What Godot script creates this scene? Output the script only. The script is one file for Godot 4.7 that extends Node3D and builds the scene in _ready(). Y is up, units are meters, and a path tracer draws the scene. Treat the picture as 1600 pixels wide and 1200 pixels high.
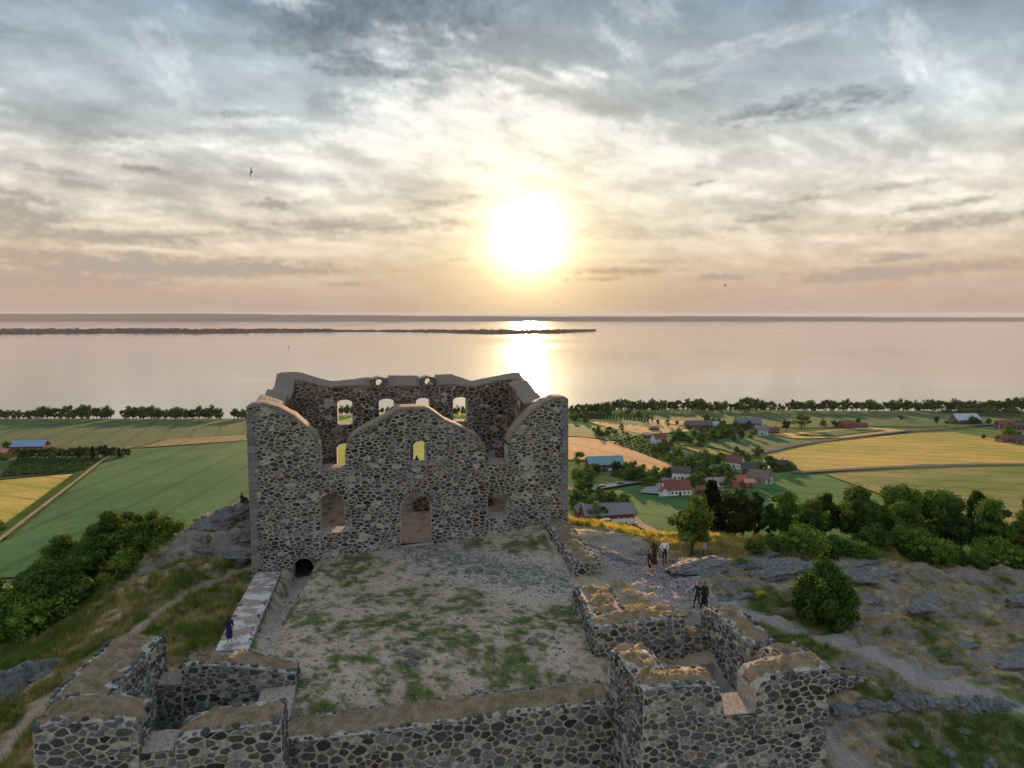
extends Node3D
# A castle ruin on a hill above a lake at sunset, seen from a drone.
# y is up, metres; the castle's front door sill is at height 0. Castle coordinates: u along the front, w into the depth.

const CAM_H := 17.5
const PITCH := 5.55
const FOCAL := 1111.0                       # pixels of the 1600 x 1200 photograph
const O := Vector3(-7.307, 0.0, -52.672)    # the castle door
const TURN := 0.19199                       # the castle is turned 11 degrees
const LAKE_Y := -165.0

var rng := RandomNumberGenerator.new()
var noise_a := FastNoiseLite.new()
var noise_b := FastNoiseLite.new()
var noise_r := FastNoiseLite.new()
var frame: Transform3D                      # castle coordinates (u, y, -w) to the world
var taken := {}
var M := {}                                 # materials
var rbf_p := PackedVector2Array()
var rbf_w := PackedFloat64Array()
var rbf_c := 0.0

class Build:
	var v := PackedVector3Array()
	var n := PackedVector3Array()
	var c := PackedColorArray()
	var uv := PackedVector2Array()
	var use_c := false
	var use_uv := false
	func tri(a: Vector3, b: Vector3, d: Vector3, col := Color.WHITE) -> void:   # counter-clockwise from outside
		var m := (b - a).cross(d - a)
		var l := m.length()
		if l < 1e-12: return
		m /= l
		v.append(a); v.append(d); v.append(b)
		n.append(m); n.append(m); n.append(m)
		c.append(col); c.append(col); c.append(col)
	func tri_from(m: Vector3, a: Vector3, b: Vector3, d: Vector3, col := Color.WHITE) -> void:   # turned away from m
		if (b - a).cross(d - a).dot((a + b + d) / 3.0 - m) >= 0.0: tri(a, b, d, col)
		else: tri(a, d, b, col)
	func quad_from(m: Vector3, a: Vector3, b: Vector3, d: Vector3, e: Vector3, col := Color.WHITE) -> void:
		tri_from(m, a, b, d, col); tri_from(m, a, d, e, col)
	func quad(a: Vector3, b: Vector3, d: Vector3, e: Vector3, col := Color.WHITE) -> void:
		tri(a, b, d, col); tri(a, d, e, col)
	func box(lo: Vector3, hi: Vector3, col := Color.WHITE) -> void:
		var p := []
		for i in 8: p.append(Vector3(hi.x if i & 1 else lo.x, hi.y if i & 2 else lo.y, hi.z if i & 4 else lo.z))
		quad(p[4], p[5], p[7], p[6], col); quad(p[1], p[0], p[2], p[3], col)
		quad(p[5], p[1], p[3], p[7], col); quad(p[0], p[4], p[6], p[2], col)
		quad(p[6], p[7], p[3], p[2], col); quad(p[0], p[1], p[5], p[4], col)
	func tube(a: Vector3, b: Vector3, ra: float, rb: float, k := 6, col := Color.WHITE, cap := true) -> void:
		var d := (b - a).normalized()
		var x := d.cross(Vector3.RIGHT if absf(d.x) < 0.8 else Vector3.UP).normalized()
		var y := d.cross(x)
		for i in k:
			var t0 := TAU * i / k
			var t1 := TAU * (i + 1) / k
			var e0 := x * cos(t0) + y * sin(t0)
			var e1 := x * cos(t1) + y * sin(t1)
			quad(a + e0 * ra, a + e1 * ra, b + e1 * rb, b + e0 * rb, col)
			if cap:
				tri(b, b + e0 * rb, b + e1 * rb, col); tri(a, a + e1 * ra, a + e0 * ra, col)
	func mesh() -> ArrayMesh:
		var m := ArrayMesh.new()
		if v.is_empty(): return m
		var arr := []
		arr.resize(Mesh.ARRAY_MAX)
		arr[Mesh.ARRAY_VERTEX] = v
		arr[Mesh.ARRAY_NORMAL] = n
		if use_c: arr[Mesh.ARRAY_COLOR] = c
		if use_uv: arr[Mesh.ARRAY_TEX_UV] = uv
		m.add_surface_from_arrays(Mesh.PRIMITIVE_TRIANGLES, arr)
		return m

func build() -> Build:
	return Build.new()

func cbuild() -> Build:
	var b := Build.new()
	b.use_c = true
	return b

# ---------------------------------------------------------------- names and tags
func numbered(called: String) -> String:
	var k: int = taken.get(called, 0)
	taken[called] = k + 1
	return called if k == 0 else "%s_%03d" % [called, k]

func tag(o: Node3D, label: String, category: String, group := "", kind := "") -> Node3D:
	if label: o.set_meta("label", label)
	if category: o.set_meta("category", category)
	if group: o.set_meta("group", group)
	if kind: o.set_meta("kind", kind)
	return o

func thing(called: String, label: String, category: String, at := Transform3D(), group := "") -> Node3D:
	var o := Node3D.new()
	o.name = numbered(called)
	add_child(o)
	o.transform = at
	return tag(o, label, category, group)

func part(called: String, mesh: Mesh, mat: Material, parent: Node3D, at := Vector3.ZERO, turn := 0.0) -> MeshInstance3D:
	var o := MeshInstance3D.new()
	o.name = called
	o.mesh = mesh
	o.material_override = mat
	o.cast_shadow = GeometryInstance3D.SHADOW_CASTING_SETTING_ON
	parent.add_child(o, true)
	o.position = at
	o.rotation.y = turn
	return o

func top(called: String, mesh: Mesh, mat: Material) -> MeshInstance3D:
	var o := MeshInstance3D.new()
	o.name = numbered(called)
	o.mesh = mesh
	o.material_override = mat
	add_child(o)
	return o

func structure(called: String, mesh: Mesh, mat: Material) -> MeshInstance3D:
	var o := top(called, mesh, mat)
	o.set_meta("kind", "structure")
	return o

func copy_of(o: Node3D, at: Transform3D, label := "", called := "") -> Node3D:
	var c: Node3D = o.duplicate()
	c.name = numbered(called if called else str(o.name).get_slice("_0", 0))
	add_child(c)
	c.transform = at
	if label: c.set_meta("label", label)
	return c

func stuff(called: String, label: String, category: String, mesh: Mesh, mat: Material, where: Array, colors: Array) -> void:
	var mm := MultiMesh.new()
	mm.transform_format = MultiMesh.TRANSFORM_3D
	mm.use_colors = true
	mm.mesh = mesh
	mm.instance_count = where.size()
	for i in where.size():
		mm.set_instance_transform(i, where[i])
		mm.set_instance_color(i, colors[i])
	var o := MultiMeshInstance3D.new()
	o.name = numbered(called)
	o.multimesh = mm
	o.material_override = mat
	add_child(o)
	tag(o, label, category, "", "stuff")

# ---------------------------------------------------------------- places
func spot(u: float, y: float, w: float) -> Vector3:
	return frame * Vector3(u, y, -w)

func at_spot(u: float, y: float, w: float, turn := 0.0, size := 1.0) -> Transform3D:
	return Transform3D(Basis(Vector3.UP, TURN + turn).scaled(Vector3.ONE * size), spot(u, y, w))

func ray(x: float, y: float) -> Vector3:
	var d := Vector3((x - 800.0) / FOCAL, -(y - 600.0) / FOCAL, -1.0)
	return d.rotated(Vector3.RIGHT, -deg_to_rad(PITCH))

func edge_z(x: float) -> float:
	return lerp_table([[-1600, -900], [-610, -862], [-313, -866], [134, -1006], [675, -962], [1300, -930], [2200, -900]], x)

func plain_h(x: float, z: float) -> float:
	var h := -62.3 + 0.0523 * z + 1.3 * sin(x / 117.0 + 1.0) * sin(z / 151.0)
	var past := edge_z(x) - z
	if past > 0.0: h -= minf(past * 0.35, 70.0)
	return h

func plain(x: float, y: float) -> Vector3:      # where the sight line through a pixel meets the plain
	var d := ray(x, y)
	var t := 500.0
	for i in 14:
		var p := d * t
		t = lerpf(t, (-62.3 + 0.0523 * p.z + 1.3 * sin(p.x / 117.0 + 1.0) * sin(p.z / 151.0) - CAM_H) / d.y, 0.8)
	var q := d * t
	return Vector3(q.x, plain_h(q.x, q.z), q.z)

func lerp_table(t: Array, x: float) -> float:
	if x <= t[0][0]: return t[0][1]
	for i in range(1, t.size()):
		if x <= t[i][0]:
			var a: float = t[i - 1][0]
			var b: float = t[i][0]
			return lerpf(t[i - 1][1], t[i][1], (x - a) / maxf(b - a, 1e-6))
	return t[-1][1]

func mixc(a: Color, b: Color, t: float) -> Color:
	return a.lerp(b, clampf(t, 0.0, 1.0))

func lin(r: float, g: float, b: float) -> Color:     # a linear colour, as albedo_color wants it
	return Color(r, g, b).linear_to_srgb()

func _ready() -> void:
	frame = Transform3D(Basis(Vector3.UP, TURN), O)
	rng.seed = 20
	noise_a.seed = 3; noise_a.frequency = 1.0; noise_a.fractal_octaves = 4
	noise_b.seed = 8; noise_b.frequency = 1.0; noise_b.fractal_octaves = 3
	noise_r.seed = 5; noise_r.frequency = 1.0; noise_r.fractal_type = FastNoiseLite.FRACTAL_RIDGED; noise_r.fractal_octaves = 3
	# camera
	var cam := Camera3D.new()
	cam.name = "camera"
	cam.fov = rad_to_deg(2.0 * atan(600.0 / FOCAL))
	cam.near = 0.3
	cam.far = 60000.0
	add_child(cam)
	cam.position = Vector3(0, CAM_H, 0)
	cam.rotation_degrees.x = -PITCH
	cam.current = true
	# sky, haze and exposure
	var env := Environment.new()
	env.background_mode = Environment.BG_SKY
	env.sky = Sky.new()
	env.sky.sky_material = make_sky()
	env.background_energy_multiplier = 1.0
	env.tonemap_mode = Environment.TONE_MAPPER_LINEAR
	env.tonemap_exposure = 2.25
	env.fog_enabled = true
	env.fog_density = 0.000016
	env.fog_light_color = Color(0.76, 0.78, 0.86)
	env.sdfgi_enabled = true
	env.ssao_enabled = true
	env.ssil_enabled = true
	var we := WorldEnvironment.new()
	we.name = "world_environment"
	we.environment = env
	add_child(we)
	# the low sun, just right of the picture's middle
	var sun := DirectionalLight3D.new()
	sun.name = "sun"
	sun.light_energy = 1.6
	sun.light_color = Color(1.0, 0.79, 0.58)
	sun.light_angular_distance = 0.8
	sun.shadow_enabled = true
	add_child(sun)
	var s := ray(825, 378).normalized()
	sun.look_at_from_position(Vector3.ZERO, -s)
	make_materials()
	make_terrain()
	make_plain()
	make_lake()
	make_castle()
	make_forecourt()
	make_rocks()
	make_trees()
	make_village()
	make_people()
	make_ground_cover()
	make_birds()

# ---------------------------------------------------------------- the sky: air, haze glow round the sun and clouds
func make_sky() -> PanoramaSkyMaterial:
	var wide := 2432
	var high := 1216
	var img := Image.create(wide, high, false, Image.FORMAT_RGBF)
	var data := PackedFloat32Array()
	data.resize(wide * high * 3)
	var keys := [[0.0, Color(0.185, 0.14, 0.118)], [1.5, Color(0.23, 0.165, 0.13)], [3.5, Color(0.285, 0.22, 0.16)], [6.0, Color(0.325, 0.28, 0.215)], [10.0, Color(0.335, 0.325, 0.29)], [15.0, Color(0.23, 0.26, 0.275)], [22.0, Color(0.105, 0.15, 0.19)], [35.0, Color(0.10, 0.155, 0.21)], [90.0, Color(0.10, 0.16, 0.22)]]
	var cirrus := FastNoiseLite.new()
	cirrus.seed = 11; cirrus.frequency = 0.55; cirrus.fractal_octaves = 6; cirrus.fractal_gain = 0.56
	cirrus.domain_warp_enabled = true; cirrus.domain_warp_amplitude = 1.6; cirrus.domain_warp_frequency = 0.35
	var broad := FastNoiseLite.new()
	broad.seed = 31; broad.frequency = 0.34; broad.fractal_octaves = 3
	var grey := FastNoiseLite.new()
	grey.seed = 47; grey.frequency = 0.9; grey.fractal_octaves = 5
	grey.domain_warp_enabled = true; grey.domain_warp_amplitude = 0.8; grey.domain_warp_frequency = 0.5
	var fibre := FastNoiseLite.new()
	fibre.seed = 90; fibre.frequency = 1.3; fibre.fractal_octaves = 5; fibre.fractal_gain = 0.6
	fibre.domain_warp_enabled = true; fibre.domain_warp_amplitude = 0.5; fibre.domain_warp_frequency = 0.6
	var sun := ray(825, 378).normalized()
	# where blue shows between the clouds: centre and half size in pixels of the photograph
	var gaps := []
	for g in [[205, 60, 260, 90, 1.3], [300, 170, 150, 50, 0.8], [1390, 85, 180, 50, 1.2], [1580, 110, 130, 140, 1.2], [1180, 140, 170, 30, 0.9], [1500, 200, 160, 40, 0.5], [1420, 10, 240, 40, 1.0], [640, 20, 200, 30, 0.6]]:
		gaps.append([azel(g[0], g[1]), g[2] / FOCAL, g[3] / FOCAL, g[4]])
	var row_key := 0
	for j in high / 2 + 1:
		var el := PI / 2 - (j + 0.5) / high * PI
		var eld := maxf(rad_to_deg(el), 0.0)
		while row_key > 0 and eld > keys[row_key][0]: row_key -= 1
		row_key = 0
		while row_key < keys.size() - 2 and eld > keys[row_key + 1][0]: row_key += 1
		var k0 = keys[row_key]
		var k1 = keys[row_key + 1]
		var base: Color = (k0[1] as Color).lerp(k1[1], clampf((eld - k0[0]) / (k1[0] - k0[0]), 0, 1))
		var ce := cos(el)
		var se := maxf(sin(el), 0.0)
		var low := smoothstep(1.0, 9.0, eld)
		var warm := 1.0 - smoothstep(3.0, 16.0, eld)
		var air := Color(1.0, lerpf(0.86, 1.0, smoothstep(1.0, 8.0, eld)), lerpf(0.62, 1.0, smoothstep(1.0, 9.0, eld)))
		for i in wide:
			var az := wrapf((i + 0.5) / wide * TAU, -PI, PI)
			var d := Vector3(sin(az) * ce, se, -cos(az) * ce)
			var x := d.x / (se + 0.16)
			var z := d.z / (se + 0.16)
			var ang := rad_to_deg(acos(clampf(d.dot(sun), -1, 1)))
			var cover := 1.06 + broad.get_noise_2d(x * 0.8 + 5.0, z) * 0.75
			if absf(az) < 0.75 and el < 0.75:
				for g in gaps:
					var q: Vector2 = g[0]
					var gx: float = (az - q.x) / g[1]
					var gy: float = (el - q.y) / g[2]
					var r2 := gx * gx + gy * gy
					if r2 < 4.0: cover -= g[3] * exp(-r2 * 1.1)
			var f := cirrus.get_noise_2d(x * 1.05 + z * 0.35 + 9.0, z * 1.05)
			var f2 := fibre.get_noise_2d(x * 2.6 + z * 1.3, z * 2.6 - x * 0.5)
			var veil := smoothstep(0.26, 0.96, cover * 0.60 + f * 1.0 + f2 * 0.52) * lerpf(0.25, 1.0, low)
			var thick := smoothstep(0.05, 0.75, grey.get_noise_2d(x * 1.1 + z * 0.4 - 20.0, z * 1.5) + 0.12) * low
			var lit := lerpf(0.37, 0.50, smoothstep(8.0, 24.0, eld)) + 0.05 * exp(-ang / 22.0)
			var cl := Color(lit, lit * 0.985, lit * 0.975).lerp(Color(lit, lit * 0.90, lit * 0.76), warm)
			var c := base.lerp(cl, veil * 0.85 * lerpf(0.5, 1.0, smoothstep(6.0, 17.0, eld)))
			c = c.lerp(Color(c.r * 0.60, c.g * 0.625, c.b * 0.665), thick * 0.72)
			var streak := (f * 0.18 + f2 * 0.16) * low * (1.0 + veil)
			c = Color(c.r * (1.0 + streak * 2.2), c.g * (1.0 + streak * 2.2), c.b * (1.0 + streak * 2.1))
			var most := maxf(c.r, maxf(c.g, c.b))
			if most > 0.34:
				var soft := (0.34 + 0.16 * (1.0 - exp(-(most - 0.34) / 0.16))) / most
				c = Color(c.r * soft, c.g * soft, c.b * soft)
			var behind := lerpf(0.66, 1.0, smoothstep(3.0, 22.0, ang))      # the glow shines through thin cloud here
			c = Color(c.r * behind, c.g * behind, c.b * behind)
			var wide_glow := 0.15 * exp(-ang / 12.0)
			var mid := 0.62 * exp(-ang / 4.0)
			var core := 0.50 * exp(-pow(ang / 2.9, 2.6))
			c.r += (wide_glow * 1.0 + mid * 1.0 + core) * air.r
			c.g += (wide_glow * 0.84 + mid * 0.80 + core * 0.90) * air.g
			c.b += (wide_glow * 0.58 + mid * 0.42 + core * 0.72) * air.b
			var at := (j * wide + i) * 3
			data[at] = c.r; data[at + 1] = c.g; data[at + 2] = c.b
	# single clouds: x, y, half width, half height in pixels of the photograph, tilt, how dark (negative: bright)
	var wisps := [
		[235, 414, 270, 13, 0.0, 0.42], [330, 424, 170, 9, 0.02, 0.34], [90, 438, 170, 9, 0.0, 0.30], [100, 368, 190, 10, -0.02, 0.34], [560, 354, 190, 9, 0.03, 0.34], [330, 372, 190, 8, 0.04, 0.28], [680, 318, 42, 5, 0.08, 0.34], [655, 327, 30, 3, 0.05, 0.3],
		[430, 319, 44, 6, 0.04, 0.42], [222, 264, 36, 4, -0.02, 0.5], [25, 311, 52, 9, -0.03, 0.46], [35, 338, 66, 13, -0.05, 0.44], [60, 262, 60, 5, -0.1, 0.34], [118, 286, 34, 4, -0.08, 0.36], [555, 104, 84, 15, -0.08, 0.40], [375, 180, 60, 6, 0.1, 0.36],
		[530, 165, 60, 14, 0.15, 0.26], [610, 18, 190, 30, 0.0, 0.30], [480, 60, 90, 20, 0.2, 0.25], [1275, 166, 120, 16, 0.08, 0.40], [1190, 183, 90, 7, 0.03, 0.30], [1200, 341, 40, 5, 0.05, 0.45], [1265, 311, 26, 4, 0.04, 0.46], [1500, 347, 110, 9, 0.05, 0.38], [1460, 323, 62, 5, 0.08, 0.42],
		[1520, 314, 24, 4, 0.1, 0.4], [1398, 403, 46, 5, 0.05, 0.42], [1330, 432, 96, 8, 0.02, 0.40], [1480, 419, 150, 6, 0.02, 0.34], [1130, 433, 38, 4, 0.0, 0.46], [1010, 365, 150, 9, 0.0, 0.18], [1420, 288, 62, 4, 0.06, 0.34], [960, 424, 90, 5, 0.0, 0.34], [930, 436, 50, 3, 0.02, 0.34], [1100, 286, 22, 3, 0.1, 0.34], [735, 306, 30, 3, 0.03, 0.25],
		[713, 406, 22, 2, 0.0, 0.3], [1050, 408, 60, 4, 0.0, 0.15], [540, 445, 50, 3, 0.0, 0.2],
		[168, 231, 44, 8, 0.2, -0.30], [285, 222, 80, 8, 0.1, -0.26], [375, 192, 84, 7, 0.08, -0.26], [1330, 226, 54, 9, -0.45, -0.22], [1420, 75, 34, 34, -0.9, -0.26], [1470, 120, 70, 20, -0.4, -0.24], [1250, 176, 120, 6, 0.08, -0.24], [1060, 130, 60, 9, 0.15, -0.2], [1180, 70, 140, 12, 0.12, -0.2], [265, 110, 50, 40, -0.5, -0.18], [1000, 10, 50, 22, -0.4, -0.2],
	]
	var torn := FastNoiseLite.new()
	torn.seed = 77; torn.frequency = 1.0; torn.fractal_octaves = 5; torn.fractal_gain = 0.6
	for k in wisps.size():
		var g = wisps[k]
		var q := azel(g[0], g[1])
		var hw: float = g[2] / FOCAL
		var hh: float = g[3] / FOCAL
		var i0 := int((q.x - hw * 1.6) / TAU * wide)
		var i1 := int((q.x + hw * 1.6) / TAU * wide)
		var j0 := int((PI / 2 - q.y - hh * 2.6 - hw * absf(g[4])) / PI * high)
		var j1 := int((PI / 2 - q.y + hh * 2.6 + hw * absf(g[4])) / PI * high)
		for j in range(maxi(j0, 0), mini(j1 + 1, high / 2)):
			var el := PI / 2 - (j + 0.5) / high * PI
			for i in range(i0, i1 + 1):
				var az := (i + 0.5) / wide * TAU
				var gx := (az - q.x) / hw
				var gy := (el - q.y - (az - q.x) * float(g[4])) / hh
				var m := torn.get_noise_3d(gx * maxf(1.2, hw * 26.0), gy * 1.1, k * 7.3) * 1.05 + torn.get_noise_3d(gx * hw * 110.0, gy * 3.0, k * 3.1) * 0.6
				var dens := smoothstep(0.0, 1.15, 1.0 - gx * gx * 0.75 - gy * gy * 0.42 * (1.4 if gy < 0.0 else 0.9) + m * 0.95) * (1.0 - smoothstep(1.2, 1.6, absf(gx))) * (1.0 - smoothstep(1.7, 2.5, absf(gy)))
				dens *= 0.95 + 0.75 * torn.get_noise_3d(gx * hw * 60.0, gy * 2.2, k * 5.0 + 40.0)
				if dens <= 0.0: continue
				var at := (j * wide + posmod(i, wide)) * 3
				var s: float = g[5] * (1.0 if g[5] > 0.0 else 0.5)
				if s > 0.0:
					var tone := 1.0 - s * dens
					data[at] *= tone; data[at + 1] *= lerpf(1.0, tone, 0.985); data[at + 2] *= lerpf(1.0, tone, 0.94)
				else:
					for e in 3: data[at + e] += -s * dens * [0.92, 0.86, 0.80][e] * 0.75
	for j in range(high / 2 + 1, high):
		for i in wide:
			var at := (j * wide + i) * 3
			data[at] = 0.16; data[at + 1] = 0.15; data[at + 2] = 0.14
	img.set_data(wide, high, false, Image.FORMAT_RGBF, data.to_byte_array())
	var m := PanoramaSkyMaterial.new()
	m.panorama = ImageTexture.create_from_image(img)
	return m

func azel(x: float, y: float) -> Vector2:
	var d := ray(x, y).normalized()
	return Vector2(atan2(d.x, -d.z), asin(d.y))

# ---------------------------------------------------------------- materials
func grain(seed_: int, freq: float, stops: Array, size := 512, octaves := 5, kind := FastNoiseLite.TYPE_SIMPLEX_SMOOTH) -> NoiseTexture2D:
	var n := FastNoiseLite.new()
	n.seed = seed_; n.frequency = freq; n.fractal_octaves = octaves; n.noise_type = kind; n.fractal_gain = 0.58
	var t := NoiseTexture2D.new()
	t.width = size; t.height = size; t.seamless = true; t.seamless_blend_skirt = 0.25; t.noise = n; t.normalize = true; t.generate_mipmaps = false
	var r := Gradient.new()
	r.offsets = PackedFloat32Array(stops.map(func(s): return s[0]))
	r.colors = PackedColorArray(stops.map(func(s): return s[1]))
	t.color_ramp = r
	return t

func grey(v: float) -> Color:
	return Color(v, v, v)

func material(color: Color, rough := 0.9, tex: Texture2D = null, scale := 1.0, bump: Texture2D = null, depth := 2.0) -> StandardMaterial3D:
	var m := StandardMaterial3D.new()
	m.albedo_color = color
	m.roughness = rough
	m.metallic_specular = 0.3
	if tex or bump:
		m.uv1_triplanar = true
		m.uv1_world_triplanar = true
		m.uv1_scale = Vector3.ONE * scale
		m.uv1_triplanar_sharpness = 4.0
	if tex: m.albedo_texture = tex
	if bump:
		m.heightmap_enabled = true
		m.heightmap_texture = bump
		m.heightmap_scale = depth
	return m

func make_materials() -> void:
	var speck := grain(1, 0.02, [[0.0, grey(0.45)], [0.38, grey(0.72)], [0.55, grey(0.88)], [0.75, grey(1.0)], [1.0, Color(1.0, 0.97, 0.9)]], 512, 6)
	var lichen := grain(2, 0.012, [[0.0, Color(0.62, 0.62, 0.66)], [0.4, Color(0.80, 0.79, 0.80)], [0.58, Color(0.95, 0.93, 0.9)], [0.7, Color(0.86, 0.88, 0.76)], [0.78, Color(1.0, 0.99, 0.96)], [1.0, Color(1.0, 1.0, 1.0)]], 1024, 6)
	var rough := grain(3, 0.025, [[0.0, Color.BLACK], [1.0, Color.WHITE]], 512, 6)
	var cells := grain(4, 0.05, [[0.0, Color.BLACK], [1.0, Color.WHITE]], 512, 3, FastNoiseLite.TYPE_CELLULAR)
	var earth := grain(5, 0.03, [[0.0, Color(0.52, 0.50, 0.48)], [0.30, Color(0.82, 0.80, 0.78)], [0.5, Color(0.94, 0.93, 0.91)], [0.72, Color(1.0, 0.99, 0.97)], [1.0, Color(1, 1, 1)]], 1024, 6)
	M.stone = material(Color.WHITE, 0.86, lichen, 0.45, rough, 3.0)
	M.stone.vertex_color_use_as_albedo = true
	M.mortar = material(lin(0.52, 0.50, 0.485), 0.95, lichen, 0.30, rough, 4.0)
	M.coping = material(lin(0.30, 0.26, 0.235), 0.93, lichen, 0.35, rough, 3.0)
	M.turf = material(lin(0.37, 0.305, 0.235), 1.0, earth, 0.55, rough, 8.0)
	M.turf.vertex_color_use_as_albedo = true
	M.ground = material(Color.WHITE, 1.0, earth, 0.33, rough, 6.0)
	M.ground.vertex_color_use_as_albedo = true
	M.rock = material(lin(0.235, 0.24, 0.265), 0.9, lichen, 0.22, rough, 6.0)
	M.rock.vertex_color_use_as_albedo = true
	M.floor = material(lin(0.36, 0.265, 0.215), 1.0, earth, 0.22, rough, 4.0)
	M.floor.vertex_color_use_as_albedo = true
	M.plaster = material(lin(0.42, 0.385, 0.365), 0.95, lichen, 0.35, rough, 0.25)
	M.walkway = material(Color.WHITE, 0.95, grain(14, 0.0045, [[0.0, lin(0.26, 0.21, 0.18)], [0.50, lin(0.34, 0.275, 0.245)], [0.56, lin(0.48, 0.455, 0.455)], [0.8, lin(0.56, 0.54, 0.545)], [1.0, lin(0.44, 0.41, 0.40)]], 1024, 6), 0.13, rough, 1.5)
	M.leaf = StandardMaterial3D.new()
	M.leaf.vertex_color_use_as_albedo = true
	M.leaf.roughness = 0.8
	M.leaf.metallic_specular = 0.15
	M.leaf.cull_mode = BaseMaterial3D.CULL_DISABLED
	M.leaf.backlight_enabled = true
	M.leaf.backlight = Color(0.62, 0.70, 0.40)
	M.grass = M.leaf.duplicate()
	M.grass.roughness = 0.8
	M.grass.backlight = Color(0.95, 0.92, 0.7)
	M.bark = material(lin(0.10, 0.085, 0.07), 0.95, speck, 1.5, rough, 2.0)
	M.paint = StandardMaterial3D.new()
	M.paint.vertex_color_use_as_albedo = true
	M.paint.roughness = 0.8
	M.cloth = M.paint.duplicate()
	M.cloth.roughness = 0.95
	M.crop = StandardMaterial3D.new()
	M.crop.vertex_color_use_as_albedo = true
	M.crop.roughness = 1.0
	M.crop.metallic_specular = 0.1
	M.crop.albedo_texture = crop_rows()
	M.far = StandardMaterial3D.new()
	M.far.vertex_color_use_as_albedo = true
	M.far.roughness = 1.0
	M.far.specular_mode = BaseMaterial3D.SPECULAR_DISABLED
	M.glass = material(lin(0.03, 0.035, 0.04), 0.12)
	M.glass.metallic_specular = 0.7
	var w := material(lin(0.28, 0.275, 0.28), 1.0)
	w.metallic_specular = 0.70
	w.roughness = 0.125
	var calm := grain(9, 0.006, [[0.0, grey(0.5)], [0.40, grey(0.66)], [0.5, grey(0.92)], [0.62, grey(0.96)], [1.0, grey(1.0)]], 512, 5)
	w.roughness_texture = calm
	w.uv1_triplanar = true
	w.uv1_world_triplanar = true
	w.uv1_scale = Vector3(1.0 / 9000.0, 1.0, 1.0 / 5000.0)
	M.water = w

func crop_rows() -> ImageTexture:               # drilled rows, patches and the wheel tracks every 24 m
	var n := FastNoiseLite.new()
	n.seed = 71; n.frequency = 0.02; n.fractal_octaves = 5
	var a := n.get_seamless_image(512, 512)
	n.seed = 72; n.frequency = 0.15
	var b := n.get_seamless_image(512, 512)
	var img := Image.create(512, 512, false, Image.FORMAT_RGB8)
	for y in 512:
		for x in 512:
			var v := 0.78 + 0.16 * a.get_pixel(x, y).r + 0.16 * b.get_pixel(x, y >> 2).r
			var t := float(x % 256) / 256.0
			if absf(t - 0.46) < 0.018 or absf(t - 0.54) < 0.018: v *= 0.72
			v *= 0.97 + 0.03 * sin(x * TAU / 16.0)
			img.set_pixel(x, y, grey(clampf(v, 0, 1)))
	return ImageTexture.create_from_image(img)

# ---------------------------------------------------------------- the hill
func solve_heights(pts: Array) -> void:
	var n := pts.size()
	var a := []
	for i in n + 1:
		var row := PackedFloat64Array()
		row.resize(n + 2)
		for j in n:
			if i < n:
				row[j] = Vector2(pts[i][0], pts[i][1]).distance_to(Vector2(pts[j][0], pts[j][1]))
			else:
				row[j] = 1.0
		row[n] = 1.0 if i < n else 0.0
		row[n + 1] = pts[i][2] if i < n else 0.0
		a.append(row)
	for i in n + 1:
		var best := i
		for r in range(i + 1, n + 1):
			if absf(a[r][i]) > absf(a[best][i]): best = r
		var tmp: PackedFloat64Array = a[i]
		a[i] = a[best]
		a[best] = tmp
		var pr: PackedFloat64Array = a[i]
		for r in range(i + 1, n + 1):
			var row: PackedFloat64Array = a[r]
			var k := row[i] / pr[i]
			if k == 0.0: continue
			for c in range(i, n + 2): row[c] -= k * pr[c]
			a[r] = row
	var x := PackedFloat64Array()
	x.resize(n + 1)
	for i in range(n, -1, -1):
		var s: float = a[i][n + 1]
		for c in range(i + 1, n + 1): s -= a[i][c] * x[c]
		x[i] = s / a[i][i]
	rbf_c = x[n]
	for i in n:
		rbf_p.append(Vector2(pts[i][0], pts[i][1]))
		rbf_w.append(x[i])

func near_line(p: Vector2, line: PackedVector2Array) -> Vector2:     # (distance, how far along 0..1)
	var best := Vector2(1e9, 0)
	for i in line.size() - 1:
		var q := Geometry2D.get_closest_point_to_segment(p, line[i], line[i + 1])
		var d := p.distance_to(q)
		if d < best.x:
			var l := line[i].distance_to(line[i + 1])
			best = Vector2(d, (i + line[i].distance_to(q) / maxf(l, 1e-6)) / (line.size() - 1))
	return best

var trench := PackedVector2Array([Vector2(-8.3, 1.0), Vector2(-8.5, -2.0), Vector2(-9.1, -6.0), Vector2(-9.2, -10.0), Vector2(-8.9, -14.5)])
var path_r := PackedVector2Array([Vector2(15.5, -9.5), Vector2(16.5, -12.5), Vector2(18.5, -15.3), Vector2(20.5, -17.2), Vector2(22.6, -19.2), Vector2(25.0, -20.9), Vector2(27.4, -22.6), Vector2(30.0, -24.6), Vector2(34, -28)])
var path_f := PackedVector2Array([Vector2(17.6, -23.6), Vector2(18.2, -25.0), Vector2(18.9, -27.0), Vector2(19.6, -29.5)])
var path_l := PackedVector2Array([Vector2(-12.6, 1.2), Vector2(-14.6, -1.2), Vector2(-16.4, -3.4), Vector2(-17.4, -5.6), Vector2(-18.2, -8.5), Vector2(-19.6, -11.0), Vector2(-20.8, -13.2), Vector2(-21.3, -16), Vector2(-21.5, -19)])

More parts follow.
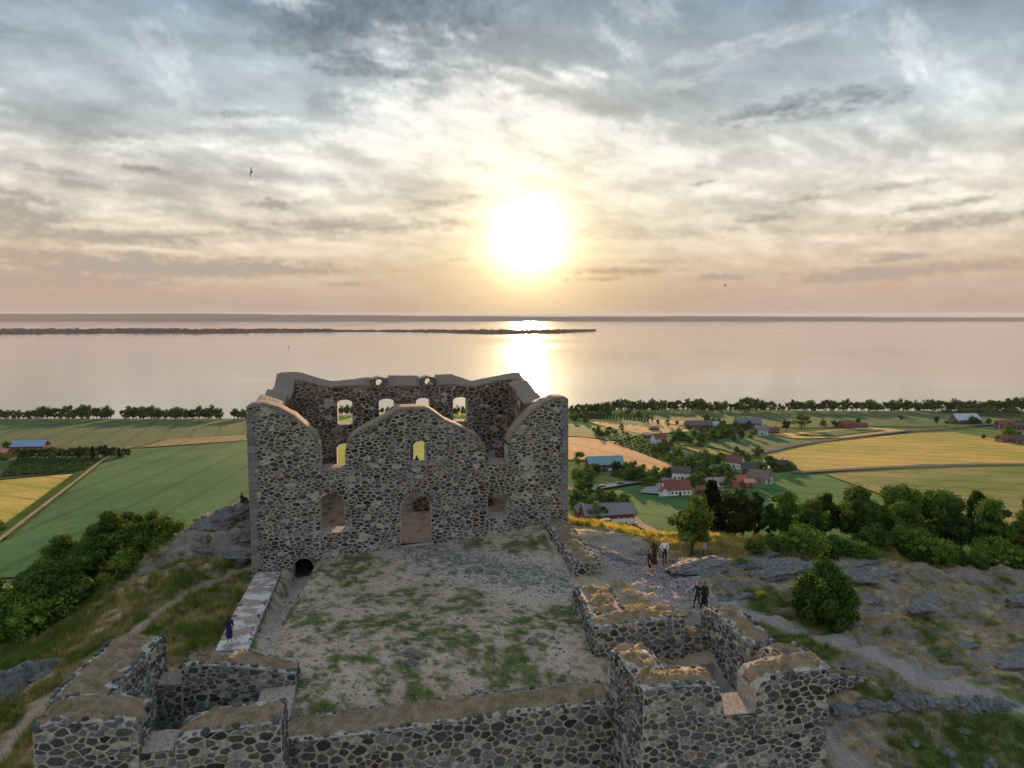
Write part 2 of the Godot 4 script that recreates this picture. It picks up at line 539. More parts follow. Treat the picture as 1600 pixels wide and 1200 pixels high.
func hill_base(u: float, w: float) -> float:
	var h := rbf_c
	var p := Vector2(u, w)
	for i in rbf_p.size(): h += rbf_w[i] * p.distance_to(rbf_p[i])
	var b := w - lerp_table([[-60, 0], [-30, 9], [-18, 10], [-14.5, 14], [-13, 21], [12, 21], [12.6, 3], [13.5, 1], [16.6, -2.5], [19, -4.5], [25, -5.5], [35, -6], [46, -7.5], [80, -9]], u)
	if b > 0.0: h -= 0.02 * b * b + 0.12 * b if b < 18.0 else 8.64 + (b - 18.0) * 0.84
	if u < -32.0: h -= (-32.0 - u) * 0.35
	if u > 62.0: h -= (u - 62.0) * 0.4
	if w < -60.0: h -= (-60.0 - w) * 0.3
	return h

func in_castle(u: float, w: float) -> bool:
	return absf(u) < 11.1 and w > 0.75 and w < 18.1

func hill_h(u: float, w: float) -> float:
	var h := hill_base(u, w)
	var wild := 1.0
	if w > -22.0 and w < 1.0 and u > -9.0 and u < 9.5: wild = 0.28
	h += (noise_a.get_noise_2d(u * 0.16, w * 0.16) * 0.50 + noise_a.get_noise_2d(u * 0.62 + 40.0, w * 0.62) * 0.16) * wild
	if wild == 1.0:
		var rocky := smoothstep(14.0, 20.0, u) * smoothstep(-27.0, -20.0, w) + smoothstep(-12.5, -15.0, u) * smoothstep(-6.0, 3.0, w)
		if rocky > 0.0: h += rocky * (noise_r.get_noise_2d(u * 0.075 + w * 0.06, w * 0.21) * 0.72 + noise_r.get_noise_2d(u * 0.26 + w * 0.1, w * 0.6) * 0.22 - 0.15)
	var p := Vector2(u, w)
	if u > -12.0 and u < -6.0 and w > -16.0 and w < 2.0:
		var q := near_line(p, trench)
		h -= smoothstep(1.15, 0.45, q.x) * lerpf(1.15, 0.25, q.y)
	if in_castle(u, w): h = minf(h, -2.4)
	if u > 8.9 and u < 14.6 and w > -25.3 and w < -19.6: h = minf(h, -2.0)        # inside the two gatehouses
	if u > -13.3 and u < -8.2 and w > -24.7 and w < -19.5: h = minf(h, -3.2)
	return h

func hill_color(u: float, w: float, h: float, slope: float) -> Color:
	var a := noise_a.get_noise_2d(u * 0.22 + 70.0, w * 0.22)
	var b := noise_b.get_noise_2d(u * 0.9 + 20.0, w * 0.9)
	var f := noise_b.get_noise_2d(u * 3.1, w * 3.1 + 50.0)
	var dirt := Color(0.50, 0.41, 0.345)
	var gravel := Color(0.42, 0.395, 0.40)
	var tan_ := Color(0.46, 0.385, 0.265)
	var olive := Color(0.20, 0.21, 0.075)
	var green := Color(0.09, 0.16, 0.035)
	var rock := Color(0.19, 0.20, 0.23)
	var p := Vector2(u, w)
	var c: Color
	if u > -9.7 and u < 9.9 and w > -21.5 and w < 0.6:            # the forecourt
		c = mixc(dirt, Color(0.62, 0.53, 0.465), 0.5 + f + b)
		var worn := smoothstep(4.0, 1.0, near_line(p, PackedVector2Array([Vector2(0, 0), Vector2(1.5, -3.5), Vector2(6, -7.5), Vector2(9.5, -9.5)])).x)
		var g := a * 0.9 + b * 0.75 + f * 0.5 - 0.02 - worn * 0.7
		g += 0.42 * exp(-(p - Vector2(-4.5, -2.2)).length_squared() / 7.0) + 0.4 * exp(-(p - Vector2(4.5, -1.8)).length_squared() / 4.0) + 0.4 * exp(-Vector2((u - 8.8) * 0.9, (w + 15.0) * 0.25).length_squared() / 1.2)
		g += 0.26 * exp(-Vector2(u - 0.0, (w + 16.5) * 1.2).length_squared() / 12.0) + 0.3 * exp(-Vector2((u - 3.5) * 0.6, w + 19.6).length_squared() / 1.4) + 0.4 * exp(-(p - Vector2(-6.6, -18.5)).length_squared() / 1.6)
		var moss := smoothstep(-0.25, 0.45, g + 0.42 * exp(-Vector2((u + 1.0) * 0.16, (w + 9.5) * 0.15).length_squared()) + f * 0.7)
		c = mixc(c, mixc(Color(0.33, 0.275, 0.19), Color(0.26, 0.245, 0.125), 0.5 + b), moss * 0.72)
		c = mixc(c, mixc(olive, green, 0.45 + b), smoothstep(0.02, 0.42, g) * 0.8)
		c = mixc(c, mixc(gravel, Color(0.50, 0.47, 0.46), f + 0.4), worn * smoothstep(-0.5, 0.3, b + 0.2))
		if near_line(p, trench).x < 0.5: c = mixc(gravel, dirt, 0.4 + f)
		return c
	if u > 9.9:
		c = mixc(tan_, Color(0.40, 0.345, 0.265), 0.5 + f)
		var g := a * 0.9 + b * 0.7 + f * 0.3 - 0.10
		g += 1.1 * exp(-Vector2((u - 21.5) * 0.27, (w + 16.4) * 0.42).length_squared())                              # round the lone bush
		g += 1.3 * exp(-Vector2((u - 26.0) * 0.15, (w + 28.0) * 0.24).length_squared()) + 0.6 * exp(-Vector2((u - 19.5) * 0.5, (w + 19.7) * 1.1).length_squared()) + 0.5 * exp(-Vector2((u - 23.0) * 0.45, (w + 22.6) * 1.2).length_squared())
		g += 0.8 * smoothstep(-9.0, -4.0, w) * smoothstep(14, 18, u) * smoothstep(36, 28, u)
		c = mixc(c, mixc(olive, green, 0.4 + b), smoothstep(0.0, 0.5, g) * 0.9)
		var bare := smoothstep(0.31, 0.54, slope * 0.8 + noise_r.get_noise_2d(u * 0.075 + w * 0.06, w * 0.21) * 0.34 + b * 0.12 + f * 0.18) * smoothstep(0.6, 0.1, g)
		c = mixc(c, mixc(rock, Color(0.33, 0.325, 0.34), b + 0.4 + f), bare * 0.92)
		var yard := smoothstep(3.2, 1.6, near_line(p, PackedVector2Array([Vector2(14.2, -7.0), Vector2(15.2, -10.5), Vector2(15.8, -13.5)])).x + b * 1.2)
		var track := smoothstep(0.85, 0.4, near_line(p, path_r).x + f * 0.5 + b * 0.4)
		c = mixc(c, mixc(Color(0.33, 0.305, 0.315), Color(0.43, 0.40, 0.40), f + 0.4), maxf(yard, track) * 0.95)
		c = mixc(c, mixc(Color(0.40, 0.36, 0.33), Color(0.30, 0.27, 0.26), f + 0.4), smoothstep(0.75, 0.4, near_line(p, path_f).x + f * 0.4))
		return c
	# the slope on the left and the foot of the walls
	c = mixc(tan_, Color(0.27, 0.225, 0.125), 0.5 + b)
	var gg := a * 0.9 + b * 0.6 + f * 0.3 + 0.12 + smoothstep(-19.0, -27.0, u) * 0.45
	c = mixc(c, mixc(olive, green, 0.3 + b), smoothstep(0.0, 0.5, gg) * 0.9)
	var bare2 := smoothstep(-11.5, -13.0, u) * smoothstep(0.0, 4.0, w) * smoothstep(-24.0, -19.0, u)
	c = mixc(c, mixc(rock, Color(0.33, 0.31, 0.30), b + 0.4), clampf(bare2 * (0.7 + b) + smoothstep(0.7, 1.1, slope) * 0.6, 0, 0.9))
	c = mixc(c, mixc(Color(0.40, 0.34, 0.29), Color(0.30, 0.25, 0.21), f + 0.4), smoothstep(0.75, 0.30, near_line(p, path_l).x + f * 0.35 + b * 0.25))
	return c

func lines_of(lo: float, a: float, b: float, hi: float, step: float) -> PackedFloat32Array:
	var out := PackedFloat32Array()
	var x := a
	while x < b:
		out.append(x)
		x += step
	var s := step
	while x < hi:
		out.append(x)
		s *= 1.13
		x += s
	out.append(hi)
	x = a
	s = step
	while true:
		s *= 1.13
		x -= s
		if x < lo: break
		out.insert(0, x)
	out.insert(0, lo)
	return out

func make_terrain() -> void:
	solve_heights([[0, 0, 0], [0, -3, -0.1], [-4, -3, -0.3], [-7.3, -3, -0.75], [-7.5, -9, -0.8], [-7.3, -16, -0.75], [0, -10, -0.4], [0, -20, -0.6], [-6, -20.5, -0.75], [6, -20.5, -0.6], [8, -19, -0.6], [8, -12, -0.35], [8.8, -6, 0.35], [5, -0.5, 0.35], [9, -0.5, 1.15], [5, -6, 0.0], [-6, -0.2, -0.5], [-11, 0, -1.6], [-9, -6, -1.1],
		[0, 8, 0], [-8, 9, 0], [8, 9, 0.4], [0, 17, 0], [0, -24.5, -5.2], [0, -28, -6], [6.5, -24.6, -5.6], [6.8, -27.5, -6.2], [-6, -24.6, -5.6], [-12, -28, -5.5], [12, -29, -5.5], [0, -36, -8], [0, -56, -15], [-20, -42, -10], [25, -42, -9],
		[13, 0.5, 0.7], [16.6, -3.5, 0.6], [19, -7, 0.4], [17, -10, 0.15], [13.5, -12, 0.2], [15.5, -15, 0.0], [17.5, -20, -0.9], [25, -7.3, -0.5], [35.7, -7.2, -1.5], [46, -8.6, -2.5], [23, -16.7, -1], [20.5, -17, -0.8], [24.7, -20.7, -1.6], [29.4, -23.8, -2.7], [19.9, -22.6, -1.9], [27, -26.6, -3.9], [18.6, -26.2, -3.5], [34.4, -14.7, -2], [50, -20, -4.2], [62, -10, -5], [40, -32, -6.5],
		[-13, 2, -1.3], [-17.5, 5.5, 0.3], [-14, 7.8, 1.4], [-15.3, 0.6, -1.0], [-17.2, -3.6, -2.0], [-20.8, -12.9, -3.4], [-23, -9, -3.5], [-21.4, -15.7, -4.3], [-24, 3.1, -4], [-30.5, 3.9, -6.4], [-20.6, 9, -2.2], [-17, -13.8, -1.8], [-14, -12, -1.4], [-12.6, -6, -1.4], [-30, -15, -7], [-42, 0, -11], [-45, -30, -14], [-12.5, 20, 0], [12.5, 20, 0.3], [-18, -24, -4.4], [-13, -16, -1.6], [-16.8, -19.5, -3.0]])
	var us := lines_of(-300, -32, 46, 320, 0.24)
	var ws := lines_of(-130, -30, 13, 260, 0.24)
	var nu := us.size()
	var nw := ws.size()
	var v := PackedVector3Array()
	var n := PackedVector3Array()
	var c := PackedColorArray()
	v.resize(nu * nw); n.resize(nu * nw); c.resize(nu * nw)
	for j in nw:
		for i in nu:
			var h := hill_h(us[i], ws[j])
			var p := frame * Vector3(us[i], h, -ws[j])
			if h < -50.0: p.y = maxf(p.y, -98.0)
			v[j * nu + i] = p
	for j in nw:
		for i in nu:
			var e := v[j * nu + mini(i + 1, nu - 1)] - v[j * nu + maxi(i - 1, 0)]
			var g := v[mini(j + 1, nw - 1) * nu + i] - v[maxi(j - 1, 0) * nu + i]
			var m := e.cross(g).normalized()
			n[j * nu + i] = m
			c[j * nu + i] = hill_color(us[i], ws[j], v[j * nu + i].y, sqrt(maxf(0.0, 1.0 / maxf(m.y * m.y, 0.01) - 1.0)))
	var idx := PackedInt32Array()
	for j in nw - 1:
		for i in nu - 1:
			var q := j * nu + i
			for k in [q, q + nu, q + 1, q + 1, q + nu, q + nu + 1]: idx.append(k)
	var arr := []
	arr.resize(Mesh.ARRAY_MAX)
	arr[Mesh.ARRAY_VERTEX] = v; arr[Mesh.ARRAY_NORMAL] = n; arr[Mesh.ARRAY_COLOR] = c; arr[Mesh.ARRAY_INDEX] = idx
	var m := ArrayMesh.new()
	m.add_surface_from_arrays(Mesh.PRIMITIVE_TRIANGLES, arr)
	structure("hill", m, M.ground)

# ---------------------------------------------------------------- the plain, its fields and roads
func plain_color(x: float, z: float) -> Color:
	var a := noise_a.get_noise_2d(x * 0.008, z * 0.008)
	var b := noise_b.get_noise_2d(x * 0.04, z * 0.04)
	return mixc(Color(0.095, 0.165, 0.058), Color(0.19, 0.195, 0.085), 0.35 + a + b * 0.5)

func make_plain() -> void:
	var b := cbuild()
	b.use_uv = true
	var step := 30.0
	for j in range(-44, 12):
		for i in range(-56, 68):
			var p := []
			for k in [[0, 0], [1, 0], [1, 1], [0, 1]]:
				var x: float = (i + k[0]) * step
				var z: float = (j + k[1]) * step
				p.append(Vector3(x, plain_h(x, z), z))
			b.quad(p[3], p[2], p[1], p[0], plain_color(p[0].x, p[0].z))
	for i in b.v.size():
		b.uv.append(Vector2(b.v[i].x / 31.0 + b.v[i].z / 90.0, b.v[i].z / 77.0))
		b.c[i] = plain_color(b.v[i].x, b.v[i].z)
	structure("valley_floor", b.mesh(), M.far)
	# outline in pixels, colour, second colour, direction of the drilled rows in degrees
	field("green_field", [[0, 848], [166, 718], [205, 706], [390, 689], [520, 689], [520, 905], [0, 905]], Color(0.05, 0.14, 0.062), Color(0.075, 0.175, 0.075), 84)
	field("green_field", [[0, 657], [390, 655], [520, 655], [520, 680], [390, 679], [260, 687], [200, 703], [70, 704], [0, 702]], Color(0.085, 0.15, 0.075), Color(0.12, 0.165, 0.08), 70)
	field("stubble_field", [[212, 701], [262, 687], [390, 679.5], [470, 679.5], [470, 688], [390, 688.5]], Color(0.29, 0.235, 0.125), Color(0.22, 0.20, 0.10), 80)
	field("barley_field", [[-60, 757], [0, 752], [138, 739.5], [10, 829], [-60, 860]], Color(0.52, 0.40, 0.115), Color(0.30, 0.31, 0.075), 25)
	field("nursery_field", [[-60, 728], [30, 717], [163, 718.5], [139, 738], [0, 750.5], [-60, 755]], Color(0.07, 0.115, 0.05), Color(0.09, 0.13, 0.06), 45)
	field("green_field", [[520, 640], [870, 640], [870, 700], [870, 760], [520, 760]], Color(0.20, 0.30, 0.06), Color(0.26, 0.34, 0.07), 30)
	field("stubble_field", [[880, 684], [905, 684], [960, 691], [1012, 714], [1066, 735], [1045, 741], [1020, 742], [985, 732], [950, 722], [880, 719]], Color(0.56, 0.355, 0.185), Color(0.47, 0.31, 0.17), 65)
	field("green_field", [[880, 662], [945, 668], [1003, 680], [962, 690], [905, 683], [880, 683]], Color(0.125, 0.19, 0.075), Color(0.15, 0.21, 0.085), 40)
	field("dry_meadow", [[900, 655], [960, 656], [1090, 669], [1080, 675], [1004, 679.5], [946, 667.5]], Color(0.46, 0.34, 0.165), Color(0.30, 0.28, 0.12), 20)
	field("stubble_field", [[1012, 656], [1075, 658.5], [1075, 665], [1016, 662.5]], Color(0.52, 0.35, 0.18), Color(0.45, 0.32, 0.17), 85)
	field("green_field", [[968, 645], [1230, 643], [1600, 642.5], [1680, 642.5], [1680, 662], [1490, 667], [1430, 668], [1345, 666], [1290, 669], [1205, 669], [1085, 661], [1010, 655]], Color(0.08, 0.145, 0.068), Color(0.105, 0.165, 0.078), 75)
	field("rape_field", [[1500, 646], [1600, 645], [1680, 646], [1680, 662], [1600, 660], [1540, 654]], Color(0.30, 0.33, 0.05), Color(0.22, 0.27, 0.05), 60)
	field("green_field", [[1076, 692], [1130, 686.5], [1200, 681], [1240, 687.5], [1262, 691], [1198, 706], [1160, 714], [1112, 700]], Color(0.07, 0.15, 0.07), Color(0.10, 0.175, 0.085), 55)
	field("dry_meadow", [[1052, 697], [1074, 692.5], [1110, 700.5], [1158, 714], [1130, 719], [1090, 707]], Color(0.30, 0.29, 0.08), Color(0.23, 0.25, 0.07), 35)
	field("barley_field", [[1196, 711], [1290, 692], [1345, 685], [1440, 677], [1490, 676.5], [1560, 688], [1600, 697], [1680, 712], [1680, 724], [1600, 724.5], [1440, 727], [1270, 738], [1255, 738]], Color(0.50, 0.375, 0.115), Color(0.33, 0.31, 0.085), 20)
	field("stubble_field", [[1203, 679.5], [1330, 670.5], [1345, 667.5], [1426, 674], [1320, 685.5], [1240, 686]], Color(0.60, 0.44, 0.17), Color(0.50, 0.39, 0.15), 70)
	field("green_field", [[1238, 681.5], [1328, 672.5], [1386, 673.5], [1300, 683.5]], Color(0.10, 0.15, 0.07), Color(0.12, 0.17, 0.08), 75, 1.3)
	field("green_field", [[918, 790], [935, 775], [1012, 757], [1030, 778], [1092, 774], [1200, 761], [1238, 743], [1284, 742], [1395, 782], [1420, 870], [1040, 870], [985, 815]], Color(0.055, 0.15, 0.058), Color(0.09, 0.19, 0.07), 33)
	field("green_field", [[1287, 741.5], [1430, 733.5], [1600, 730], [1700, 729], [1700, 850], [1430, 850], [1397, 781]], Color(0.14, 0.20, 0.065), Color(0.28, 0.27, 0.12), 18)
	field("paddock", [[898, 758], [925, 745], [985, 744], [975, 755], [930, 764], [900, 775]], Color(0.16, 0.22, 0.06), Color(0.20, 0.23, 0.08), 50)
	road("lane", [[1150, 716], [1198, 708], [1262, 694], [1330, 686], [1385, 679], [1432, 674], [1500, 668.5], [1580, 664], [1660, 663]], 7.0, Color(0.155, 0.15, 0.155))
	road("lane", [[1238, 740.5], [1265, 740], [1340, 735.5], [1430, 731], [1520, 728.5], [1600, 727.5], [1700, 727]], 6.0, Color(0.16, 0.155, 0.16))
	road("lane", [[880, 766], [915, 768], [945, 763], [985, 756.5], [1035, 752], [1060, 748]], 9.0, Color(0.26, 0.25, 0.26))
	road("farm_track", [[-5, 852], [30, 824], [75, 789], [120, 754], [166, 718.5], [205, 700]], 2.2, Color(0.25, 0.215, 0.135))
	road("farm_track", [[950, 812], [985, 812], [1000, 824], [1040, 845], [1060, 860]], 5.0, Color(0.36, 0.29, 0.22))
	road("farm_track", [[1018, 775], [1026, 768], [1036, 758]], 14.0, Color(0.27, 0.255, 0.27))
	road("field_margin", [[-5, 846], [60, 795], [110, 756], [150, 725]], 9.0, Color(0.06, 0.095, 0.03), 1.2)
	road("field_margin", [[1060, 697], [1112, 701], [1160, 715]], 3.0, Color(0.06, 0.07, 0.03), 1.2)

func drape(outline: PackedVector2Array, cell: float, lift: float, b: Build, col: Color, col2: Color, turn: float) -> void:
	var lo := outline[0]
	var hi := outline[0]
	for p in outline:
		lo = lo.min(p); hi = hi.max(p)
	var dir := Vector2.from_angle(turn)
	for j in range(floori(lo.y / cell), ceili(hi.y / cell)):
		for i in range(floori(lo.x / cell), ceili(hi.x / cell)):
			var sq := PackedVector2Array([Vector2(i, j) * cell, Vector2(i + 1, j) * cell, Vector2(i + 1, j + 1) * cell, Vector2(i, j + 1) * cell])
			for piece in Geometry2D.intersect_polygons(outline, sq):
				var ids := Geometry2D.triangulate_polygon(piece)
				for k in range(0, ids.size(), 3):
					var q := []
					for e in 3:
						var p: Vector2 = piece[ids[k + e]]
						q.append(Vector3(p.x, plain_h(p.x, p.y) + lift, p.y))
					if (q[1] - q[0]).cross(q[2] - q[0]).y < 0.0: q.reverse()
					var was := b.v.size()
					b.tri(q[0], q[1], q[2])
					for e in range(was, b.v.size()):
						var p := Vector2(b.v[e].x, b.v[e].z)
						var m := 0.5 + noise_a.get_noise_2d(p.x * 0.011, p.y * 0.011) * 1.3 + noise_b.get_noise_2d(p.dot(dir.orthogonal()) * 0.05, p.dot(dir) * 0.008) * 0.8
						b.c[e] = mixc(col, col2, m)
						b.uv.append(Vector2(p.dot(dir.orthogonal()) / 48.0, p.dot(dir) / 160.0))

func field(called: String, px: Array, col: Color, col2: Color, rows: float, lift := 0.7) -> void:
	var o := PackedVector2Array()
	for p in px:
		var q := plain(p[0], p[1])
		o.append(Vector2(q.x, q.z))
	var b := cbuild()
	b.use_uv = true
	drape(o, 13.0, lift, b, col, col2, deg_to_rad(rows))
	structure(called, b.mesh(), M.crop)

func road(called: String, px: Array, width: float, col: Color, lift := 1.6) -> void:
	var line := PackedVector2Array()
	for p in px:
		var q := plain(p[0], p[1])
		line.append(Vector2(q.x, q.z))
	var fine := PackedVector2Array()
	for i in line.size() - 1:
		var a := line[maxi(i - 1, 0)]
		var d := line[mini(i + 2, line.size() - 1)]
		for k in 6: fine.append(line[i].cubic_interpolate(line[i + 1], a, d, k / 6.0))
	fine.append(line[-1])
	var b := cbuild()
	var left := []
	var right := []
	for i in fine.size():
		var t := (fine[mini(i + 1, fine.size() - 1)] - fine[maxi(i - 1, 0)]).normalized().orthogonal() * width * 0.5
		var p := fine[i] + t
		var q := fine[i] - t
		left.append(Vector3(p.x, plain_h(p.x, p.y) + lift, p.y))
		right.append(Vector3(q.x, plain_h(q.x, q.y) + lift, q.y))
	for i in fine.size() - 1:
		var v := 0.9 + 0.2 * rng.randf()
		b.quad_from(left[i] - Vector3(0, 50, 0), left[i], left[i + 1], right[i + 1], right[i], Color(col.r * v, col.g * v, col.b * v))
	structure(called, b.mesh(), M.far)

# ---------------------------------------------------------------- the lake, its island and the far shore
func make_lake() -> void:
	var b := build()
	b.quad(Vector3(-42000, LAKE_Y, -700), Vector3(42000, LAKE_Y, -700), Vector3(42000, LAKE_Y, -36000), Vector3(-42000, LAKE_Y, -36000))
	structure("lake", b.mesh(), M.water)
	# the long low island: outline on the water from pixels
	var near := []
	var far := []
	for p in [[-120, 522.5, 516], [60, 522, 515.5], [200, 521, 515.5], [330, 520.5, 516], [430, 519.5, 516.3], [520, 518.7, 516.8], [600, 518.5, 516.8], [680, 519.8, 516.3], [760, 522.5, 516], [830, 522.5, 516.3], [880, 520.5, 515.8], [912, 518.3, 516.3], [930, 517.3, 516.8]]:
		for e in 2:
			var d := ray(p[0], p[1 + e])
			var t := (LAKE_Y - CAM_H) / d.y
			(near if e == 0 else far).append(Vector3(d.x * t, LAKE_Y, d.z * t))
	var land := cbuild()
	for i in near.size() - 1:
		var n0: Vector3 = near[i]
		var n1: Vector3 = near[i + 1]
		var f0: Vector3 = far[i]
		var f1: Vector3 = far[i + 1]
		var up := Vector3.UP * 6.0
		var col := mixc(Color(0.022, 0.032, 0.022), Color(0.035, 0.045, 0.025), rng.randf())
		land.quad(n0 + Vector3.UP * 0.2, n1 + Vector3.UP * 0.2, n1.lerp(f1, 0.06) + up, n0.lerp(f0, 0.06) + up, col)
		land.quad(n0.lerp(f0, 0.06) + up, n1.lerp(f1, 0.06) + up, f1 + up, f0 + up, col)
	structure("island", land.mesh(), M.far)
	# its woods read as one dark mass: small crowns spread over the land
	var clump := cbuild()
	for k in 40:
		var p := Vector3(rng.randf_range(-1, 1), rng.randf_range(0.0, 1), rng.randf_range(-1, 1))
		leaf_at(clump, p, p + Vector3(0, 0.6, 0), 0.55, Color(0.03, 0.042, 0.028))
	var where := []
	var cols := []
	for k in 2600:
		var s := rng.randf() * (near.size() - 1.001)
		var i := int(s)
		var a: Vector3 = near[i].lerp(near[i + 1], s - i)
		var e: Vector3 = far[i].lerp(far[i + 1], s - i)
		var x := 800.0 + FOCAL * a.x / -a.z
		var dense := noise_b.get_noise_2d(x * 0.02, 4.0) * 0.9 + (0.35 if x < 480 else -0.1)
		if rng.randf() > 0.55 + dense: continue
		var h := rng.randf_range(8, 20) * (1.0 if x < 520 else 0.55)
		where.append(Transform3D(Basis().scaled(Vector3(h * rng.randf_range(0.8, 2.2), h, h)), a.lerp(e, rng.randf_range(0.04, 0.95)) + Vector3.UP * 6.0))
		var g := rng.randf_range(0.7, 1.3)
		cols.append(Color(g, g, g))
	stuff("island_wood", "distant dark wood on the long low island in the lake", "wood", clump.mesh(), M.leaf, where, cols)
	# the far shore: two ranges of low hills
	for r in 2:
		var hb := cbuild()
		var z := -20500.0 - r * 3500.0
		var prev := Vector3()
		for i in 161:
			var px := -500.0 + i * 16.5
			var x := (px - 800.0) / FOCAL * -z
			var h: float = lerp_table([[-500, 215], [0, 262], [250, 270], [330, 262], [420, 235], [560, 205], [700, 172], [800, 150], [900, 150], [1050, 155], [1180, 160], [1300, 140], [1450, 120], [1600, 112], [2100, 100]], px) * (0.74 + 0.12 * r) + noise_b.get_noise_2d(px * 0.011, r * 9.0) * 16.0 + noise_b.get_noise_2d(px * 0.09, r * 9.0) * 4.0
			var p := Vector3(x, LAKE_Y + h, z - 900.0)
			if i:
				var col := Color(0.045, 0.065, 0.05)
				hb.quad(Vector3(prev.x, LAKE_Y - 2, z), Vector3(p.x, LAKE_Y - 2, z), p, prev, col)
				hb.quad(prev, p, p + Vector3(0, -h, -2500), prev + Vector3(0, -h, -2500), col)
			prev = p
		structure("far_shore_hills", hb.mesh(), M.far)

func leaf_at(b: Build, at: Vector3, facing: Vector3, size: float, col: Color) -> void:
	var f := facing.normalized()
	if f.length() < 0.5: f = Vector3.UP
	var x := f.cross(Vector3(0.31, 0.77, 0.55)).normalized()
	var y := f.cross(x)
	var t := rng.randf() * TAU
	var ax := (x * cos(t) + y * sin(t)) * size
	var ay := (y * cos(t) - x * sin(t)) * size * rng.randf_range(0.55, 0.8)
	var v := rng.randf_range(0.72, 1.3)
	var c := Color(col.r * v * rng.randf_range(0.88, 1.15), col.g * v, col.b * v * rng.randf_range(0.8, 1.1))
	b.tri(at - ax, at - ay * 0.9 + f * size * 0.12, at + ax, c)
	b.tri(at - ax, at + ax, at + ay - f * size * 0.1, c)

# ---------------------------------------------------------------- rubble masonry
var turf_spots := []                        # where grass grows on wall tops: [place, kind]
var laid := []                              # stones laid on the walls of the thing being built: [area, polygon, core, origin, ax, ay, colour]

func prof(t: Array, s: float, side: int) -> float:     # height of a profile just right (1) or left (-1) of s
	if side > 0:
		var i := 0
		while i < t.size() - 1 and t[i + 1][0] <= s + 1e-5: i += 1
		if i == t.size() - 1: return t[i][1]
		return lerpf(t[i][1], t[i + 1][1], clampf((s - t[i][0]) / maxf(t[i + 1][0] - t[i][0], 1e-6), 0, 1))
	var k := t.size() - 1
	while k > 0 and t[k - 1][0] >= s - 1e-5: k -= 1
	if k == 0: return t[0][1]
	return lerpf(t[k - 1][1], t[k][1], clampf((s - t[k - 1][0]) / maxf(t[k][0] - t[k - 1][0], 1e-6), 0, 1))

func hole_lo(o: Dictionary, s: float) -> float:
	if o.has("r"): return o.y - sqrt(maxf(0.0, o.r * o.r - (s - o.s) * (s - o.s)))
	return o.y0

func hole_hi(o: Dictionary, s: float) -> float:
	if o.has("r"): return o.y + sqrt(maxf(0.0, o.r * o.r - (s - o.s) * (s - o.s)))
	var q: float = (s - (o.s0 + o.s1) * 0.5) / ((o.s1 - o.s0) * 0.5)
	return o.y1 + o.rise * sqrt(maxf(0.0, 1.0 - q * q))

func hole_poly(o: Dictionary, grow := 0.0) -> PackedVector2Array:
	var p := PackedVector2Array()
	var n := 14
	for i in n + 1:
		var s := lerpf(o.s0 + 0.001, o.s1 - 0.001, i / float(n))
		p.append(Vector2(s, hole_hi(o, s)))
	for i in n + 1:
		var s := lerpf(o.s1 - 0.001, o.s0 + 0.001, i / float(n))
		if i == 0 or i == n or o.has("r"): p.append(Vector2(s, hole_lo(o, s)))
	if grow == 0.0: return p
	var out := Geometry2D.offset_polygon(p, grow, Geometry2D.JOIN_MITER)
	return out[0] if out.size() else p

